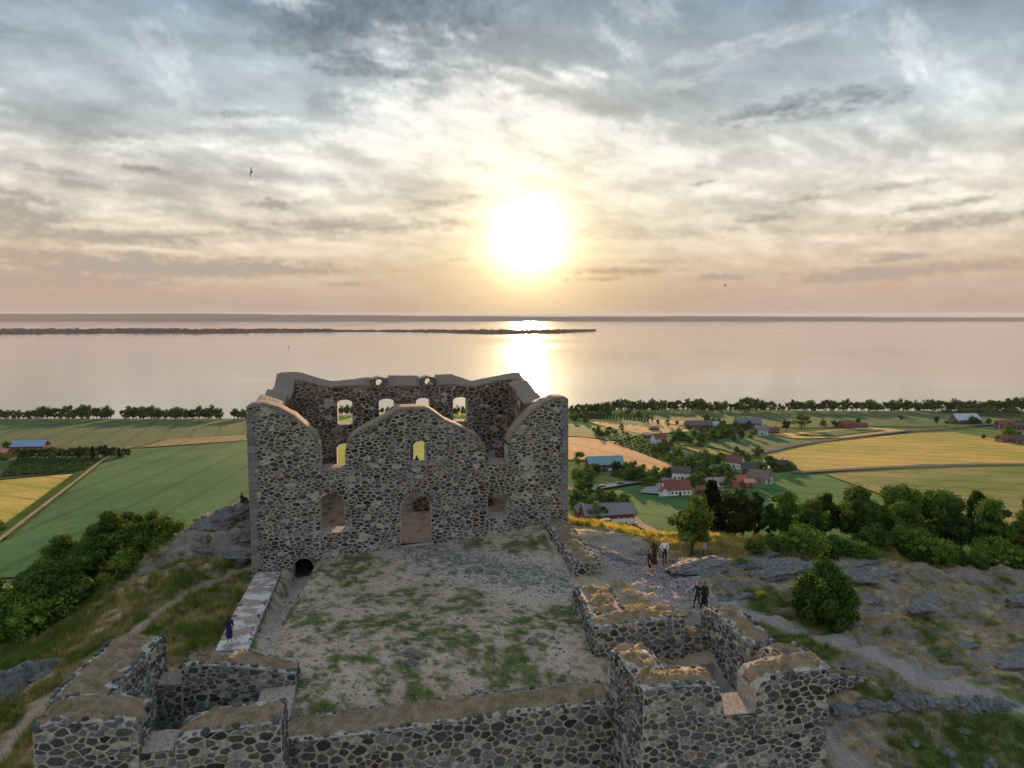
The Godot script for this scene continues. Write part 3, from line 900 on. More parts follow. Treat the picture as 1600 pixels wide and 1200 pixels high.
# A wall from a to b (castle coordinates), its front face on the line, its thickness behind it; heights are absolute.
func wall(parent: Node3D, called: String, a: Vector2, b: Vector2, t: float, base: float, top_: Array, holes: Array, o: Dictionary) -> MeshInstance3D:
	var len_ := a.distance_to(b)
	for h in holes:
		if h.has("r"):
			h.s0 = h.s - h.r
			h.s1 = h.s + h.r
	var ss := [0.0, len_]
	for p in top_: ss.append(clampf(p[0], 0, len_))
	for h in holes:
		for i in 11: ss.append(lerpf(h.s0, h.s1, i / 10.0))
	var q := 0.5
	while q < len_:
		ss.append(q)
		q += 0.5
	ss.sort()
	var m := build()
	var z := Vector3(0, 0, -t)
	for i in ss.size() - 1:
		var s0: float = ss[i]
		var s1: float = ss[i + 1]
		if s1 - s0 < 1e-4: continue
		var mid := (s0 + s1) * 0.5
		var live := holes.filter(func(h): return h.s0 < mid and h.s1 > mid)
		live.sort_custom(func(x, y): return hole_lo(x, mid) < hole_lo(y, mid))
		var lo0 := base
		var lo1 := base
		var t0 := prof(top_, s0, 1)
		var t1 := prof(top_, s1, -1)
		for h in live + [null]:
			var hi0: float = t0 if h == null else minf(hole_lo(h, s0), t0)
			var hi1: float = t1 if h == null else minf(hole_lo(h, s1), t1)
			var A := Vector3(s0, lo0, 0)
			var B := Vector3(s1, lo1, 0)
			var C := Vector3(s1, hi1, 0)
			var D := Vector3(s0, hi0, 0)
			m.quad(A, B, C, D)
			m.quad(B + z, A + z, D + z, C + z)
			m.quad(D, C, C + z, D + z)
			if h != null:
				lo0 = hole_hi(h, s0)
				lo1 = hole_hi(h, s1)
				m.quad(Vector3(s1, lo1, 0), Vector3(s0, lo0, 0), Vector3(s0, lo0, -t), Vector3(s1, lo1, -t))
	for h in holes:
		for e in 2:
			var s: float = h.s0 if e == 0 else h.s1
			var y0 := hole_lo(h, s)
			var y1 := hole_hi(h, s)
			if y1 - y0 < 0.01: continue
			if e == 0: m.quad(Vector3(s, y0, 0), Vector3(s, y0, -t), Vector3(s, y1, -t), Vector3(s, y1, 0))
			else: m.quad(Vector3(s, y0, -t), Vector3(s, y0, 0), Vector3(s, y1, 0), Vector3(s, y1, -t))
	var e0 := prof(top_, 0, 1)
	var e1 := prof(top_, len_, -1)
	m.quad(Vector3(0, base, -t), Vector3(0, base, 0), Vector3(0, e0, 0), Vector3(0, e0, -t))
	m.quad(Vector3(len_, base, 0), Vector3(len_, base, -t), Vector3(len_, e1, -t), Vector3(len_, e1, 0))
	for i in top_.size() - 1:                # steps of the profile
		if absf(top_[i + 1][0] - top_[i][0]) < 1e-4:
			var s: float = top_[i][0]
			var y0: float = top_[i][1]
			var y1: float = top_[i + 1][1]
			if y1 < y0: m.quad(Vector3(s, y1, 0), Vector3(s, y1, -t), Vector3(s, y0, -t), Vector3(s, y0, 0))
			else: m.quad(Vector3(s, y0, -t), Vector3(s, y0, 0), Vector3(s, y1, 0), Vector3(s, y1, -t))
	var core := part(called, m.mesh(), o.get("mortar", M.mortar), parent)
	var d := b - a
	core.position = Vector3(a.x, 0, -a.y) - o.get("from", Vector3.ZERO)
	core.rotation.y = atan2(d.y, d.x)
	# faces with stones
	var ground: Array = o.get("ground", [[0, base], [len_, base]])
	var faces: String = o.get("faces", "f")
	if "f" in faces:
		var outline := PackedVector2Array()
		for p in top_: outline.append(Vector2(clampf(p[0], 0.02, len_ - 0.02), p[1] - 0.04))
		for i in range(ground.size() - 1, -1, -1): outline.append(Vector2(clampf(ground[i][0], 0.02, len_ - 0.02), ground[i][1]))
		lay(core, Vector3.ZERO, Vector3.RIGHT, outline, holes, o)
	for e in ["s", "e"]:
		if e in faces:
			var y1: float = (e0 if e == "s" else e1) - 0.04
			var y0: float = ground[0][1] if e == "s" else ground[-1][1]
			var outline := PackedVector2Array([Vector2(0.02, y1), Vector2(t - 0.02, y1), Vector2(t - 0.02, y0), Vector2(0.02, y0)])
			lay(core, Vector3(0, 0, -t) if e == "s" else Vector3(len_, 0, 0), Vector3(0, 0, 1) if e == "s" else Vector3(0, 0, -1), outline, [], o)
	if "b" in faces:
		var outline := PackedVector2Array()
		for i in range(top_.size() - 1, -1, -1): outline.append(Vector2(clampf(len_ - top_[i][0], 0.02, len_ - 0.02), top_[i][1] - 0.04))
		outline.append(Vector2(len_ - 0.02, ground[0][1]))
		outline.append(Vector2(0.02, ground[-1][1]))
		lay(core, Vector3(len_, 0, -t), Vector3.LEFT, outline, [], o)
	# loose stones bedded along the broken top edges
	if o.get("cap", "") == "turf" or o.get("cap", "") == "walkway":
		var rim := cbuild()
		for e in 4:
			var long := len_ if e < 2 else t
			var x := rng.randf() * 0.2
			while x < long:
				var size := rng.randf_range(0.06, 0.19)
				var s := x if e < 2 else (0.1 if e == 2 else len_ - 0.1)
				var zz := (-0.09 if e == 0 else -t + 0.09) if e < 2 else -x
				if rng.randf() < 0.72: lump(rim, Vector3(s, prof(top_, clampf(s, 0.01, len_ - 0.01), 1) + size * 0.15 + 0.0, zz - rng.randf_range(-0.04, 0.1) if e == 0 else zz), size, stone_color("near"))
				x += size * rng.randf_range(1.4, 2.6)
		var ro := part("rim_stones", rim.mesh(), M.stone, core)
		ro.set_meta("kind", "stuff")
	# the top
	if o.has("cap"): cap(core, len_, t, top_, o)
	return core

func lump(b: Build, at: Vector3, r: float, col: Color) -> void:        # a small broken stone
	var ring := []
	var turn := rng.randf() * TAU
	for k in 6:
		var a := turn + TAU * k / 6.0
		ring.append([at + Vector3(cos(a) * r * rng.randf_range(0.9, 1.5), -r * 0.5, sin(a) * r * rng.randf_range(0.7, 1.1)), at + Vector3(cos(a) * r * rng.randf_range(0.5, 0.9), r * rng.randf_range(0.25, 0.6), sin(a) * r * rng.randf_range(0.5, 0.8))])
	var peak := at + Vector3(0, r * 0.55, 0)
	for k in 6:
		var p = ring[k]
		var q = ring[(k + 1) % 6]
		b.quad_from(at, p[0], q[0], q[1], p[1], col)
		b.tri_from(at, p[1], q[1], peak, col)

func stone_color(kind: String) -> Color:
	var r := rng.randf()
	var c: Color
	if kind == "warm":
		if r < 0.42: c = Color(0.125, 0.105, 0.10)
		elif r < 0.68: c = Color(0.19, 0.155, 0.135)
		elif r < 0.84: c = Color(0.10, 0.10, 0.105)
		elif r < 0.90: c = Color(0.17, 0.105, 0.085)
		else: c = Color(0.30, 0.26, 0.22)
	elif kind == "near":
		if r < 0.30: c = Color(0.13, 0.15, 0.165)
		elif r < 0.58: c = Color(0.20, 0.22, 0.235)
		elif r < 0.76: c = Color(0.36, 0.37, 0.37)
		elif r < 0.86: c = Color(0.185, 0.165, 0.165)
		elif r < 0.90: c = Color(0.17, 0.115, 0.10)
		elif r < 0.96: c = Color(0.20, 0.20, 0.14)
		else: c = Color(0.085, 0.09, 0.095)
	else:
		if r < 0.34: c = Color(0.105, 0.11, 0.125)
		elif r < 0.58: c = Color(0.18, 0.18, 0.195)
		elif r < 0.70: c = Color(0.155, 0.13, 0.145)
		elif r < 0.88: c = Color(0.33, 0.325, 0.325)
		elif r < 0.92: c = Color(0.165, 0.095, 0.088)
		elif r < 0.97: c = Color(0.25, 0.21, 0.16)
		else: c = Color(0.065, 0.065, 0.07)
	var v := rng.randf_range(0.45, 1.25)
	return Color(c.r * v, c.g * v, c.b * v)

func lay(core: Node3D, origin: Vector3, ax: Vector3, outline: PackedVector2Array, holes: Array, o: Dictionary) -> void:
	var sw: float = o.get("sw", 0.56)
	var sh: float = o.get("sh", 0.38)
	var gap: float = o.get("gap", 0.02)
	var tone: String = o.get("tone", "cold")
	var lo := outline[0]
	var hi := outline[0]
	for p in outline:
		lo = lo.min(p); hi = hi.max(p)
	var rings := []
	var cut := []
	for h in holes:
		var grow: float = h.get("ring", 0.0)
		var plain_hole := hole_poly(h, 0.02)
		if grow > 0.0:
			rings.append(h)
			var ring := PackedVector2Array()
			for i in 17:
				var a := PI * i / 16.0
				ring.append(Vector2((h.s0 + h.s1) * 0.5 + cos(a) * ((h.s1 - h.s0) * 0.5 + grow), h.y1 + sin(a) * (h.rise + grow)))
			for m in Geometry2D.merge_polygons(plain_hole, ring): cut.append(m)
		else: cut.append(plain_hole)
	# stones of very different sizes, packed: each has a reach of its own
	var nx := ceili((hi.x - lo.x) / sw) + 4
	var ny := ceili((hi.y - lo.y) / sh) + 4
	var pts := PackedVector2Array()
	var reach := PackedFloat32Array()
	var cells := []
	cells.resize(nx * ny)
	for k in nx * ny: cells[k] = []
	for pass_ in 3:
		for k in nx * ny * [5, 6, 8][pass_]:
			var q := Vector2(rng.randf() * nx, rng.randf() * ny)
			var r: float = [rng.randf_range(0.85, 1.2), rng.randf_range(0.55, 0.85), rng.randf_range(0.30, 0.52)][pass_]
			if pass_ == 0 and rng.randf() < 0.94: continue
			var cx := int(q.x)
			var cy := int(q.y)
			var free := true
			for dj in range(-2, 3):
				for di in range(-2, 3):
					if cx + di < 0 or cx + di >= nx or cy + dj < 0 or cy + dj >= ny: continue
					for e in cells[(cy + dj) * nx + cx + di]:
						if pts[e].distance_to(q) < (reach[e] + r) * 0.56: free = false
			if not free: continue
			cells[cy * nx + cx].append(pts.size())
			pts.append(q)
			reach.append(r)
	lo -= Vector2(sw, sh) * 2.0
	for at in pts.size():
		if true:
			var c := pts[at]
			var cx := int(c.x)
			var cy := int(c.y)
			var poly := PackedVector2Array([c + Vector2(-1.5, -1.5), c + Vector2(1.5, -1.5), c + Vector2(1.5, 1.5), c + Vector2(-1.5, 1.5)])
			for dj in range(-2, 3):
				for di in range(-2, 3):
					if cx + di < 0 or cx + di >= nx or cy + dj < 0 or cy + dj >= ny: continue
					for k in cells[(cy + dj) * nx + cx + di]:
						if k == at: continue
						var e := pts[k] - c
						var lim := e.dot((pts[k] + c) * 0.5) + (reach[at] * reach[at] - reach[k] * reach[k]) * 0.15
						var any := false
						for p in poly:
							if e.dot(p) > lim:
								any = true
								break
						if not any: continue
						var out := PackedVector2Array()
						var n := poly.size()
						for x in n:
							var p := poly[x]
							var r := poly[(x + 1) % n]
							var dp := e.dot(p) - lim
							var dr := e.dot(r) - lim
							if dp <= 0.0: out.append(p)
							if (dp < 0.0) != (dr < 0.0): out.append(p.lerp(r, dp / (dp - dr)))
						poly = out
						if poly.size() < 3: break
					if poly.size() < 3: break
				if poly.size() < 3: break
			if poly.size() < 3: continue
			for x in poly.size(): poly[x] = Vector2(poly[x].x * sw, poly[x].y * sh) + lo
			if rng.randf() < 0.02 + 0.5 * smoothstep(0.25, 0.55, noise_a.get_noise_2d(c.x * 0.13 + origin.x * 3.0, c.y * 0.1 + 9.0)): continue                 # here mortar covers the stone
			for x in poly.size(): poly[x] += Vector2(rng.randfn() * sw, rng.randfn() * sh) * 0.045 * reach[at]
			var g := gap * rng.randf_range(0.35, 1.2) * (1.0 + 1.3 * noise_b.get_noise_2d(c.x * 0.25, c.y * 0.25 + origin.x))
			var heart := Vector2()
			for q in poly: heart += q
			heart /= poly.size()
			for x in poly.size(): poly[x] = poly[x].lerp(heart, rng.randf_range(0.0, o.get("joint", 0.16)))       # joints of uneven width
			for small in Geometry2D.offset_polygon(poly, -g * 0.55):
				for whole in Geometry2D.intersect_polygons(small, outline):
					var pieces := [whole]
					for h in cut:
						var next := []
						for w in pieces: next.append_array(Geometry2D.clip_polygons(w, h))
						pieces = next
					for piece in pieces: put_stone(core, origin, ax, piece, stone_color(tone) * (1.0 + 0.8 * noise_a.get_noise_2d(c.x * 0.09 + 50.0, c.y * 0.12)), rng.randf() < 0.5)
	for h in rings:                                          # voussoirs round an arch
		var grow: float = h.ring
		var mid := Vector2((h.s0 + h.s1) * 0.5, h.y1)
		var half: float = (h.s1 - h.s0) * 0.5
		var n := maxi(5, roundi(PI * (half + h.rise) * 0.5 / 0.21))
		for i in n:
			var t0 := PI - PI * (i + 0.07) / n
			var t1 := PI - PI * (i + 0.93) / n
			var q := PackedVector2Array()
			for e in [[t0, 0.03], [t1, 0.03], [t1, grow], [t0, grow]]:
				q.append(mid + Vector2(cos(e[0]) * (half + e[1]), sin(e[0]) * (float(h.rise) + e[1])))
			for whole in Geometry2D.intersect_polygons(q, outline): put_stone(core, origin, ax, whole, stone_color(tone), false)

func put_stone(core: Node3D, origin: Vector3, ax: Vector3, poly: PackedVector2Array, col: Color, round_: bool) -> void:
	if Geometry2D.is_polygon_clockwise(poly): poly.reverse()
	var area := 0.0
	for i in poly.size(): area += poly[i].cross(poly[(i + 1) % poly.size()]) * 0.5
	if area < 0.006: return
	var p := poly
	if round_ and poly.size() < 12:
		p = PackedVector2Array()
		for i in poly.size():
			var a := poly[i]
			var b := poly[(i + 1) % poly.size()]
			p.append(a.lerp(b, 0.13))
			p.append(a.lerp(b, 0.87))
	laid.append([area, p, core, origin, ax, col, rng.randf_range(0.004, 0.06), rng.randi()])

func stone_mesh(b: Build, s: Array, at: Transform3D) -> void:
	var p: PackedVector2Array = s[1]
	var origin: Vector3 = s[3]
	var ax: Vector3 = s[4]
	var n := ax.cross(Vector3.UP)
	var mid := Vector2()
	for q in p: mid += q
	mid /= p.size()
	var seed_: int = s[7]
	var k := p.size()
	var deep: float = s[6]
	var tilt := Vector2(((seed_ >> 3) % 100) / 100.0 - 0.5, ((seed_ >> 11) % 100) / 100.0 - 0.5) * 0.22
	var shrink := 0.74 + 0.14 * ((seed_ >> 17) % 100) / 100.0
	var low := []
	var high := []
	for i in k:
		var q := p[i]
		low.append(at * (origin + ax * q.x + Vector3.UP * q.y - n * 0.03))
		var r := mid.lerp(q, shrink)
		high.append(at * (origin + ax * r.x + Vector3.UP * r.y + n * (deep + (r - mid).dot(tilt) + 0.012 * sin(seed_ % 17 + i * 2.4))))
	var peak: Vector3 = at * (origin + ax * mid.x + Vector3.UP * mid.y + n * (deep + 0.018))
	var c: Color = s[5]
	for i in k:
		var j := (i + 1) % k
		b.quad(low[i], low[j], high[j], high[i], c)
		b.tri(high[i], high[j], peak, c)

func set_stones(parent: Node3D, most := 300) -> void:       # the 300 largest are parts of their own, the rest one part
	laid.sort_custom(func(x, y): return x[0] > y[0])
	var rest := cbuild()
	for i in laid.size():
		var s: Array = laid[i]
		var core: Node3D = s[2]
		if i < most:
			var b := cbuild()
			stone_mesh(b, s, Transform3D())
			part("stone" if i == 0 else "stone_%03d" % i, b.mesh(), M.stone, core)
		else:
			stone_mesh(rest, s, core.transform)
	if rest.v.size():
		var o := part("small_stones", rest.mesh(), M.stone, parent)
		o.set_meta("kind", "stuff")
	laid = []

func grid_mesh(rows: Array, colors: Array, ends := true) -> ArrayMesh:
	var nr := rows.size()
	var nc: int = rows[0].size()
	var v := PackedVector3Array()
	var n := PackedVector3Array()
	var c := PackedColorArray()
	for i in nr:
		for j in nc:
			v.append(rows[i][j])
			var e: Vector3 = rows[mini(i + 1, nr - 1)][j] - rows[maxi(i - 1, 0)][j]
			var g: Vector3 = rows[i][mini(j + 1, nc - 1)] - rows[i][maxi(j - 1, 0)]
			var m := e.cross(g)
			n.append(m.normalized() if m.length() > 1e-9 else Vector3.UP)
			c.append(colors[i][j])
	var idx := PackedInt32Array()
	for i in nr - 1:
		for j in nc - 1:
			var q := i * nc + j
			for k in [q, q + nc + 1, q + nc, q, q + 1, q + nc + 1]: idx.append(k)
	if ends:
		for e in 2:
			var i := 0 if e == 0 else nr - 1
			var mid := Vector3()
			for j in nc: mid += rows[i][j]
			var from := v.size()
			var way: Vector3 = (rows[0][0] - rows[1][0]).normalized() * (1.0 if e == 0 else -1.0)
			v.append(mid / nc); n.append(way); c.append(colors[i][nc / 2])
			for j in nc:
				v.append(rows[i][j]); n.append(way); c.append(colors[i][j])
			for j in nc:
				var x := from + 1 + j
				var y := from + 1 + (j + 1) % nc
				for k in ([from, x, y] if e == 1 else [from, y, x]): idx.append(k)
	var arr := []
	arr.resize(Mesh.ARRAY_MAX)
	arr[Mesh.ARRAY_VERTEX] = v; arr[Mesh.ARRAY_NORMAL] = n; arr[Mesh.ARRAY_COLOR] = c; arr[Mesh.ARRAY_INDEX] = idx
	var mesh := ArrayMesh.new()
	mesh.add_surface_from_arrays(Mesh.PRIMITIVE_TRIANGLES, arr)
	return mesh

# The covering of a wall's top: mortar coping (sloping up to the profile "outer") or a mat of turf.
func cap(core: MeshInstance3D, len_: float, t: float, top_: Array, o: Dictionary) -> void:
	var kind: String = o.cap
	var over: float = o.get("over", 0.07)
	var skip: Array = o.get("skip", [])
	var cuts := [0.0, len_]
	for i in top_.size() - 1:
		if absf(top_[i + 1][0] - top_[i][0]) < 1e-4: cuts.append(top_[i][0])
	for s in skip: cuts.append_array(s)
	cuts.sort()
	for i in cuts.size() - 1:
		var s0: float = cuts[i]
		var s1: float = cuts[i + 1]
		if s1 - s0 < 0.1 or skip.any(func(k): return k[0] < (s0 + s1) * 0.5 and k[1] > (s0 + s1) * 0.5): continue
		if o.get("bare", []).any(func(k): return k[0] < (s0 + s1) * 0.5 and k[1] > (s0 + s1) * 0.5): continue
		var n := maxi(3, ceili((s1 - s0) / (0.16 if kind == "turf" else 0.22)))
		var rows := []
		var cols := []
		var seed_ := rng.randf() * 100.0
		for k in n + 1:
			var f := k / float(n)
			var s := lerpf(s0, s1, f)
			var y := prof(top_, clampf(s, s0 + 0.001, s1 - 0.001), 1)
			var row := []
			var rc := []
			if kind == "turf":
				var edge := minf(1.0, minf(f, 1.0 - f) * (s1 - s0) / 0.35)
				var wide := 0.26 + 0.5 * noise_b.get_noise_2d(s * 0.8, seed_) + (1.0 - edge) * 0.25
				var wide2 := 0.22 + 0.4 * noise_b.get_noise_2d(s * 0.8 + 50.0, seed_) + (1.0 - edge) * 0.25
				for j in 11:
					var g := j / 10.0
					var z := lerpf(-wide, -t + wide2, g)
					var bulge := pow(clampf(sin(PI * clampf(g, 0.02, 0.98)), 0, 1), 0.45) * (0.35 + 0.65 * edge)
					var h := (0.13 + 0.34 * noise_b.get_noise_2d(s * 0.6 + 9.0, z * 0.8 + seed_) + 0.16 * noise_b.get_noise_2d(s * 2.6, z * 2.6 + seed_)) * bulge
					h = maxf(h, 0.03 * bulge)
					if j == 0 or j == 10: h = -0.02
					row.append(Vector3(s, y + h + o.get("lean", 0.0) * g, z))
					var tone := 0.5 + noise_b.get_noise_2d(s * 1.4, z * 1.4 + seed_) * 0.9
					var moss := smoothstep(0.15, 0.45, noise_a.get_noise_2d(s * 0.5 + 30.0, z * 0.5 + seed_))
					rc.append(mixc(mixc(Color(0.62, 0.58, 0.54), Color(1.25, 1.18, 1.10), tone), Color(0.42, 0.58, 0.30), moss * 0.5))
					if j > 0 and j < 10 and k > 0 and k < n and rng.randf() < 0.6:
						turf_spots.append([core.get_parent().transform * (core.transform * row[-1]), o.get("grass", 0)])
			else:
				var out := prof(o.get("outer", top_), s, 1) - y if o.has("outer") else 0.04
				var w1 := 0.03 * noise_b.get_noise_2d(s * 1.1, seed_)
				var thick: float = o.get("thick", 0.14)
				for e in [[0.0, -0.06], [0.0, thick * 0.55], [0.05, thick], [0.3, thick], [0.6, thick], [0.95, thick], [1.0, thick * 0.55], [1.0, -0.06]]:
					var z := lerpf(over, -t - over, e[0])
					var h: float = e[1] + out * e[0] * (1.0 if e[1] > 0.0 else 0.0) + w1 + 0.04 * noise_b.get_noise_2d(s * 1.7 + 7.0, z * 1.7 + seed_)
					row.append(Vector3(s, y + h, z))
					var v := 1.0 + 0.35 * noise_b.get_noise_2d(s * 1.2, z * 1.2 + seed_)
					rc.append(Color(v, v, v))
			rows.append(row)
			cols.append(rc)
		part("turf_cap" if kind == "turf" else "coping", grid_mesh(rows, cols), M.turf if kind == "turf" else M.coping if kind == "coping" else M.walkway if kind == "walkway" else M.plaster, core)

# ---------------------------------------------------------------- the castle
func make_castle() -> void:
	var c := thing("castle_ruin", "roofless stone castle with curved gables and an arched doorway", "castle", at_spot(0, 0, 0))
	var front_top := [[0, 10.81], [0.4, 11.04], [1.2, 11.08], [2.2, 10.78], [3.3, 10.11], [4.3, 9.16], [4.8, 8.61], [5.02, 8.06], [5.05, 7.56], [5.05, 6.09], [6.8, 6.07], [6.8, 7.26], [6.95, 8.16], [7.75, 8.86], [8.6, 9.28], [10.15, 10.11], [10.75, 10.46], [11, 10.52], [12.8, 10.49], [13.2, 10.26], [14.25, 9.46], [15.55, 8.86], [16.7, 8.21], [17.2, 7.46], [17.45, 6.76], [17.5, 6.26], [17.5, 6.07], [19, 6.04], [19, 7.56], [19.12, 8.06], [19.9, 9.06], [20.8, 9.96], [22, 10.76], [22.8, 11.04], [23.5, 11.06], [23.8, 10.86]]
	wall(c, "front_wall", Vector2(-11.9, 0), Vector2(11.9, 0), 1.5, -3.4, front_top, [
		{"s0": 10.79, "s1": 13.07, "y0": -0.7, "y1": 2.95, "rise": 1.14, "ring": 0.34}, {"s0": 11.55, "s1": 12.72, "y0": 6.3, "y1": 7.7, "rise": 0.46, "ring": 0.3}, {"s0": 4.94, "s1": 6.66, "y0": 1.4, "y1": 3.75, "rise": 0.62},
		{"s0": 17.43, "s1": 18.99, "y0": 1.85, "y1": 3.55, "rise": 0.16}, {"s0": 2.9, "s1": 4.35, "y0": -3.2, "y1": -1.1, "rise": 0.68, "ring": 0.25}],
		{"ground": [[0, -1.9], [2.3, -2.7], [4.6, -2.6], [5.4, -1.0], [9, -0.7], [11.9, -0.4], [17, 0.0], [21, 0.7], [23.8, 1.0]], "faces": "fse", "sw": 0.47, "sh": 0.26, "gap": 0.028, "cap": "coping", "over": 0.06, "thick": 0.15})
	var fronts := laid.duplicate()
	laid = []
	# corner blocks
	for s in 2:
		var y := -1.6 if s == 0 else 1.1
		while y < 10.3:
			var h := rng.randf_range(0.38, 0.62)
			var wide := rng.randf_range(0.32, 0.62)
			var x := 0.03 if s == 0 else 23.77 - wide
			y += h + 0.03
			if true:
				var col := Color(0.30, 0.30, 0.32) * rng.randf_range(0.75, 1.1)
				var quoin := build()
				quoin.box(Vector3(x - 0.035 if s == 0 else x, y - h, -0.3), Vector3(x + wide if s == 0 else x + wide + 0.035, y, 0.085))
				for i in quoin.v.size(): quoin.c[i] = col
				quoin.use_c = true
				part("quoin", quoin.mesh(), M.stone, c.get_node("front_wall"))
	var inner := {"faces": "f", "tone": "warm", "sw": 0.56, "sh": 0.34, "gap": 0.010, "joint": 0.07, "cap": "coping", "thick": 0.12}
	var cols := [[5.46, 6.86], [9.42, 10.87], [13.03, 14.39], [16.71, 18.12]]
	var holes := []
	for q in cols:
		holes.append({"s0": q[0], "s1": q[1], "y0": 6.87, "y1": 9.0, "rise": 0.3, "ring": 0.26})
	for q in [[5.3, 6.9], [9.4, 10.9], [12.7, 14.35], [16.7, 18.2]]:
		holes.append({"s0": q[0], "s1": q[1], "y0": 2.5, "y1": 4.6, "rise": 0.4, "ring": 0.26})
	wall(c, "back_wall", Vector2(-11.9, 17.3), Vector2(11.9, 17.3), 1.5, -3.0,
		[[0, 11.3], [2, 11.28], [3.2, 10.95], [4.8, 10.5], [7.5, 10.75], [8.6, 10.6], [14.0, 10.5], [16.4, 10.62], [18.8, 10.30], [21.5, 10.95], [23.8, 11.05]], holes,
		inner.merged({"ground": [[0, -0.2], [23.8, -0.2]], "outer": [[0, 11.85], [1.7, 11.9], [3.8, 11.2], [5.0, 10.88], [7.5, 11.15], [10, 11.42], [13.1, 11.36], [16.7, 11.45], [18.7, 10.70], [21.3, 11.15], [23.2, 11.5], [23.8, 11.45]], "skip": [[8.55, 10.35], [13.35, 15.05]]}, true))
	for x in [9.45, 14.2]:                                    # two round holes in small raised blocks
		wall(c, "oculus_block", Vector2(x - 0.9 - 11.9, 17.22), Vector2(x + 0.9 - 11.9, 17.22), 1.62, 10.42, [[0, 11.2], [0.9, 11.42], [1.8, 11.2]], [{"s": 0.9, "y": 10.95, "r": 0.30}],
			inner.merged({"ground": [[0, 10.45], [1.8, 10.45]], "sw": 0.36, "sh": 0.26, "thick": 0.07}, true))
	wall(c, "side_wall", Vector2(-10.4, 1.5), Vector2(-10.4, 17.3), 1.5, -3.0, [[0, 10.35], [3, 10.2], [5.8, 10.4], [7.2, 9.95], [9.5, 10.5], [11.0, 9.9], [14, 10.3], [15.8, 11.2]], [],
		inner.merged({"ground": [[0, -0.2], [15.8, -0.2]], "outer": [[0, 10.8], [3, 10.75], [5.8, 11.0], [7.2, 10.6], [9.5, 11.05], [11.0, 10.55], [14, 10.9], [15.8, 11.85]]}, true))
	wall(c, "side_wall", Vector2(10.4, 17.3), Vector2(10.4, 1.5), 1.5, -3.0, [[0, 10.6], [1.7, 10.55], [3.5, 10.4], [5.4, 9.85], [8.1, 9.5], [11, 9.9], [13.8, 10.3], [15.8, 10.45]],
		[{"s0": 3.6, "s1": 4.5, "y0": 6.9, "y1": 8.6, "rise": 0.3, "ring": 0.2}, {"s0": 7.6, "s1": 8.5, "y0": 6.9, "y1": 8.4, "rise": 0.3, "ring": 0.2}],
		inner.merged({"ground": [[0, -0.2], [15.8, 0.2]], "outer": [[0, 11.1], [0.9, 11.0], [2.2, 11.0], [3.6, 10.75], [5.4, 10.3], [8.1, 10.0], [11, 10.4], [13.8, 10.75], [15.8, 10.85]]}, true))
	wall(c, "partition_wall", Vector2(0.3, 9.5), Vector2(7.5, 9.5), 1.1, -2.0, [[0, 0.9], [0.5, 1.3], [3, 1.5], [7.2, 2.0]], [], inner.merged({"faces": "fs", "ground": [[0, -0.1], [7.2, -0.1]]}, true))
	var deep := laid
	laid = fronts
	for q in deep:
		q[0] = minf(q[0], 0.005)             # inside stones show smaller: they join the rest
		laid.append(q)
	set_stones(c)
	# the earthen floor inside
	var rows := []
	var rc := []
	for i in 43:
		var row := []
		var r2 := []
		for j in 34:
			var u := lerpf(-10.6, 10.6, i / 42.0)
			var w := lerpf(0.7, 17.5, j / 33.0)
			row.append(Vector3(u, 0.02 + 0.10 * noise_a.get_noise_2d(u * 0.4, w * 0.4) * smoothstep(0.7, 2.5, w) + 0.03 * maxf(0, u) * smoothstep(1.0, 5.0, w), -w))
			var fv := 0.95 + 0.7 * noise_b.get_noise_2d(u * 0.7, w * 0.7) + 0.5 * noise_b.get_noise_2d(u * 2.6, w * 2.6)
			var pale := smoothstep(2.2, 0.9, absf(u - 0.1 * w)) * smoothstep(7.0, 2.5, w)
			r2.append(mixc(Color(fv, fv * 0.98, fv * 0.95), Color(1.45, 1.6, 1.75) * fv, pale * 0.85))
		rows.append(row)
		rc.append(r2)
	part("floor", grid_mesh(rows, rc, false), M.floor, c)

